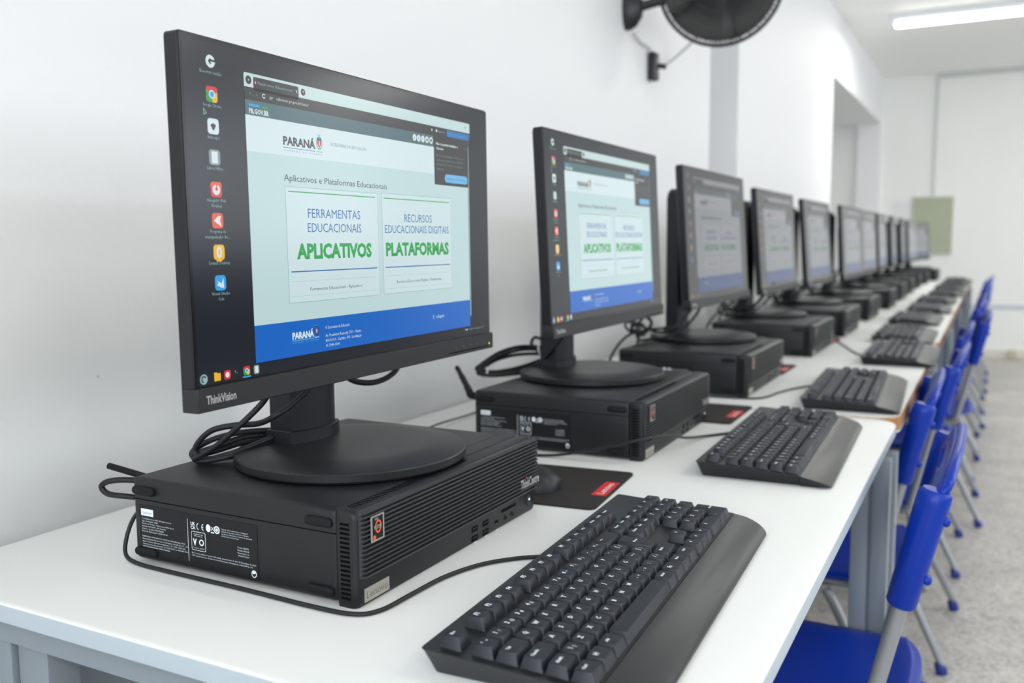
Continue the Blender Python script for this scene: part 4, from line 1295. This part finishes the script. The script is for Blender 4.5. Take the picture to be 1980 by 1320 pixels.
# ------------------------------------------------------------------ chairs
def make_chair():
    t = empty('school_chair')
    # local frame: x as in the room (back at +x), y centred, z from the floor
    hw = 0.185
    for s in (-1, 1):
        bm = NB()
        sweep(bm, [(0.418, s * hw, 0.750), (0.383, s * hw, 0.600), (0.349, s * hw, 0.450), (0.338, s * hw, 0.405), (0.315, s * (hw - 0.01), 0.386), (0.26, s * (hw - 0.02), 0.382), (0.12, s * (hw - 0.02), 0.382), (0.02, s * (hw - 0.02), 0.382)], 0.0125, seg=12, r2=0.0105, k=6)
        obj('side_rail', bm, tube, t, 60)
        bm = NB()
        sweep(bm, [(0.250, s * (hw - 0.006), 0.368), (0.275, s * (hw + 0.004), 0.330), (0.345, s * (hw + 0.020), 0.190), (0.428, s * (hw + 0.040), 0.022)], 0.0100, seg=10, k=5)
        lg = obj('leg', bm, tube, t, 60)
        bm = NB(); lathe(bm, [(0.0125, 0.0), (0.0140, 0.004), (0.0135, 0.022), (0.0118, 0.030)], (0.4295, s * (hw + 0.040), 0.0), (-0.30, -s * 0.06, 1), 12)
        obj('foot_cap', bm, blued, lg, 40)['label'] = 'blue plastic cap'
        bm = NB()
        sweep(bm, [(0.200, s * (hw - 0.006), 0.368), (0.165, s * (hw + 0.002), 0.330), (0.080, s * (hw + 0.012), 0.160), (0.010, s * (hw + 0.020), 0.022)], 0.0100, seg=10, k=5)
        lg = obj('leg', bm, tube, t, 60)
        bm = NB(); lathe(bm, [(0.0125, 0.0), (0.0140, 0.004), (0.0135, 0.022), (0.0118, 0.030)], (0.006, s * (hw + 0.020), 0.0), (0.30, 0, 1), 12)
        obj('foot_cap', bm, blued, lg, 40)['label'] = 'blue plastic cap'
        # sleeve of the backrest on the upright
        bm = NB()
        A, B = Vector((0.3835, s * hw, 0.603)), Vector((0.4185, s * hw, 0.752))
        ax = (B - A).normalized(); u = Vector((ax.z, 0, -ax.x)); v = Vector((0, 1, 0))
        rings = []
        for k, ru, rv in ((0, 0.0165, 0.0165), (0.02, 0.0185, 0.0180), (0.5, 0.0195, 0.0185), (0.93, 0.0205, 0.0185), (1.0, 0.0200, 0.0175), (1.03, 0.016, 0.0140)):
            c_ = A.lerp(B, k)
            rings.append([c_ + u * (ru * cos(a)) + v * (rv * sin(a)) for a in [2 * pi * j / 16 for j in range(16)]])
        loft(bm, rings)
        sl = obj('sleeve', bm, blue, t, 40)
        for k in (0.28, 0.80):
            c_ = A.lerp(B, k) + u * 0.018
            bm = NB(); lathe(bm, [(0.0065, 0.0), (0.0065, 0.005), (0.004, 0.0075), (0, 0.0078)], c_, u, 10, cap1=False)
            obj('plug', bm, blue, sl, 50)
    for x, z in ((0.225, 0.372), (0.04, 0.382)):
        bm = NB(); sweep(bm, [(x, -hw + 0.015, z), (x, hw - 0.015, z)], 0.009, seg=8, smoothpath=False)
        obj('crossbar', bm, tube, t, 60)
    # seat
    bm = NB()
    NX, NY = 20, 18
    top = []
    for i in range(NX + 1):
        r = []
        for j in range(NY + 1):
            fx, fy = i / NX * 2 - 1, j / NY * 2 - 1
            # squircle outline
            px = fx * math.sqrt(max(0, 1 - 0.5 * (fy ** 2) ** 2.2 * 0.55)); py = fy * math.sqrt(max(0, 1 - 0.5 * (fx ** 2) ** 2.2 * 0.75))
            x = 0.195 + px * 0.205
            y = py * 0.200
            z = 0.402 + 0.006 * fy * fy - 0.010 * max(0, -fx) ** 4 * 2.0 + 0.018 * max(0, fx) ** 5 - 0.006 * (1 - fy * fy) * (1 - fx * fx)
            if max(abs(fx), abs(fy)) > 0.999: z -= 0.006
            r.append((x, y, z))
        top.append(r)
    V = [[bm.verts.new(p) for p in r] for r in top]
    for i in range(NX):
        for j in range(NY): face(bm, [V[i][j], V[i + 1][j], V[i + 1][j + 1], V[i][j + 1]])
    o = obj('seat', bm, blue, t, 60)
    md = o.modifiers.new('thickness', 'SOLIDIFY'); md.thickness = 0.006; md.offset = -1
    # backrest shell with a hand hole
    bm = NB()
    NU, NV = 28, 16
    def bp(u, v):                 # u -1..1 across, v 0..1 up
        z = 0.600 + v * (0.158 + 0.028 * (1 - abs(u) ** 4.0))
        x = 0.383 + 0.2333 * (z - 0.600) + 0.004 * (1 - u * u) - 0.004 + 0.010 * max(0, v - 0.84) * 6
        return Vector((x, u * 0.186, z))
    V = [[bm.verts.new(bp(-1 + 2 * i / NU, j / NV)) for j in range(NV + 1)] for i in range(NU + 1)]
    for i in range(NU):
        for j in range(NV):
            if 9 <= i < 19 and 11 <= j < 14: continue
            face(bm, [V[i][j], V[i + 1][j], V[i + 1][j + 1], V[i][j + 1]])
    bmesh.ops.delete(bm, geom=[v for v in bm.verts if not v.link_faces], context='VERTS')
    o = obj('backrest', bm, blue, t, 60)
    bm = NB()
    sweep(bm, [Vector((0.4175, -hw, 0.745))] + [bp(-0.97 + 1.94 * i / 24, 1.0) + Vector((0.003, 0, -0.002)) for i in range(25)] + [Vector((0.4175, hw, 0.745))], 0.0068, seg=10, k=2, r2=0.0095)
    obj('top_rim', bm, blue, o, 60)
    md = o.modifiers.new('thickness', 'SOLIDIFY'); md.thickness = 0.007; md.offset = 0
    return t


CH = [(0.0, 0.795, 0), (-0.054, 1.430, 1.0), (-0.020, 2.020, -1.5), (-0.020, 2.735, 0.5), (0.030, 3.330, 2), (0.01, 4.06, -2), (0.01, 4.64, 0), (0.03, 5.36, 1), (0.02, 5.95, -1), (0.03, 6.68, 2), (0.04, 7.22, 0)]
ch0 = make_chair()
CN = ['nearest', 'second', 'third', 'fourth', 'fifth', 'sixth', 'seventh', 'eighth', 'ninth', 'tenth', 'farthest']
for i, (x, y, a) in enumerate(CH):
    c_ = ch0 if i == 0 else copy_tree(ch0)
    c_.location = (x, y, 0)
    c_.rotation_euler = (0, 0, radians(a))
    tag(c_, 'blue plastic school chair with grey tube legs, nearest the camera, seat under the table' if i == 0 else 'blue plastic school chair pushed to the tables, %s counted from the camera' % CN[i], 'chair', 'blue school chairs along the tables')

# ------------------------------------------------------------------ wall fan
def make_fan():
    t = empty('wall_fan', (WX, 1.96, 1.72))
    P = lambda x, y, z: Vector((x - WX, y - 1.96, z - 1.72))
    bm = NB()
    rings = [[P(WX + d, 1.96 + y, 1.73 + z) for y, z in [(0.030 * k * cos(a), 0.062 * k * sin(a)) for a in [2 * pi * j / 24 for j in range(24)]]] for d, k in ((0.0, 1.0), (0.014, 1.0), (0.032, 0.85), (0.048, 0.5))]
    loft(bm, rings)
    obj('wall_bracket', bm, fanm, t, 50)
    C_ = P(-0.235, 2.0, 1.780)
    axis = Vector((0.22, -0.96, -0.12)).normalized()
    bm = NB(); sweep(bm, [P(WX + 0.03, 1.962, 1.728), P(WX + 0.10, 1.972, 1.742), P(-0.30, 2.03, 1.76), C_ - axis * 0.07], 0.014, seg=10)
    obj('arm', bm, fanm, t, 60)
    u = Vector((0, 0, 1)).cross(axis).normalized(); v = axis.cross(u)
    bm = NB(); lathe(bm, [(0.02, -0.125), (0.045, -0.118), (0.055, -0.09), (0.055, -0.04), (0.04, -0.03)], C_, axis, 24)
    obj('motor', bm, fangrey, t, 40)
    R_ = 0.170
    for nm, sg, nw in (('front_grille', 1, 110), ('rear_grille', -1, 72)):
        bm = NB()
        for k in range(nw):
            a = 2 * pi * k / nw
            d = u * cos(a) + v * sin(a)
            tw = u * cos(a + 0.10) + v * sin(a + 0.10)
            pts = [C_ + tw * 0.036 + axis * sg * 0.052, C_ + (tw * 0.6 + d * 0.4).normalized() * 0.10 + axis * sg * 0.050, C_ + d * 0.155 + axis * sg * 0.038, C_ + d * (R_ - 0.004) + axis * sg * 0.004]
            sweep(bm, pts, 0.0015, seg=4, k=3)
        for rad, h in ((0.085, 0.0505), (0.135, 0.045), (0.170, 0.026)):
            sweep(bm, [C_ + (u * cos(a) + v * sin(a)) * rad + axis * sg * h for a in [2 * pi * j / 40 for j in range(40)]], 0.0014, seg=5, closed=True, k=1)
        obj(nm, bm, fanm, t, 60)
    bm = NB(); lathe(bm, [(0.002, 0.050), (0.034, 0.050), (0.038, 0.054), (0.030, 0.060), (0.001, 0.061)], C_, axis, 24)
    obj('badge_cap', bm, fangrey, t, 40)
    bm = NB(); sweep(bm, [C_ + (u * cos(a) + v * sin(a)) * R_ for a in [2 * pi * j / 64 for j in range(64)]], 0.0052, seg=8, closed=True, k=1)
    obj('grille_ring', bm, fanm, t, 60)
    bm = NB(); lathe(bm, [(0.03, -0.02), (0.03, 0.025), (0.02, 0.034), (0.001, 0.036)], C_, axis, 20)
    obj('hub', bm, fanm, t, 40)
    fanb = mat('fan_blade_grey', (0.11, 0.105, 0.10), 0.35)
    for k in range(5):
        bm = NB()
        a0 = 2 * pi * k / 5 + 0.5
        G = []
        for i in range(7):
            rad = 0.028 + (0.160 - 0.028) * i / 6
            row = []
            for j in range(7):
                a = a0 + (j / 6 - 0.5) * (0.75 + 0.75 * sin(pi * i / 6 * 0.75))
                row.append(bm.verts.new(C_ + (u * cos(a) + v * sin(a)) * rad + axis * (0.030 * (j / 6 - 0.5) + 0.005)))
            G.append(row)
        for i in range(6):
            for j in range(6): face(bm, [G[i][j], G[i + 1][j], G[i + 1][j + 1], G[i][j + 1]])
        o = obj('blade', bm, fanb, t, 60)
        md = o.modifiers.new('thickness', 'SOLIDIFY'); md.thickness = 0.002
    tag(t, 'black wall fan with round wire grille, mounted high on the left wall', 'fan')
    # control box on its cable
    b = empty('fan_switch', (WX, 2.17, 1.60))
    bm = NB(); box(bm, 0.001, 0.026, -0.021, 0.021, -0.042, 0.042, bev=0.005)
    obj('switch_box', bm, fanm, b, 35)
    bm = NB(); sweep(bm, [(0.02, 0.012, 0.006), (0.042, 0.030, 0.002)], 0.008, seg=10, smoothpath=False)
    obj('speed_knob', bm, fanm, b, 50)
    tag(b, 'small black fan speed switch hanging on the wall below the fan', 'switch')
    for pts, r in (([(WX + 0.012, 1.990, 1.668), (WX + 0.010, 2.05, 1.655), (WX + 0.010, 2.12, 1.652), (WX + 0.010, 2.165, 1.644)], 0.0030),
                   ([(WX + 0.014, 2.195, 1.605), (WX + 0.02, 2.26, 1.62), (WX + 0.04, 2.33, 1.66), (WX + 0.09, 2.37, 1.72), (WX + 0.14, 2.30, 1.76), (WX + 0.20, 2.17, 1.775)], 0.0042)):
        cable('cord', [P(*q) for q in pts], r, t, m=greyc)['label'] = 'pale grey cord'


make_fan()
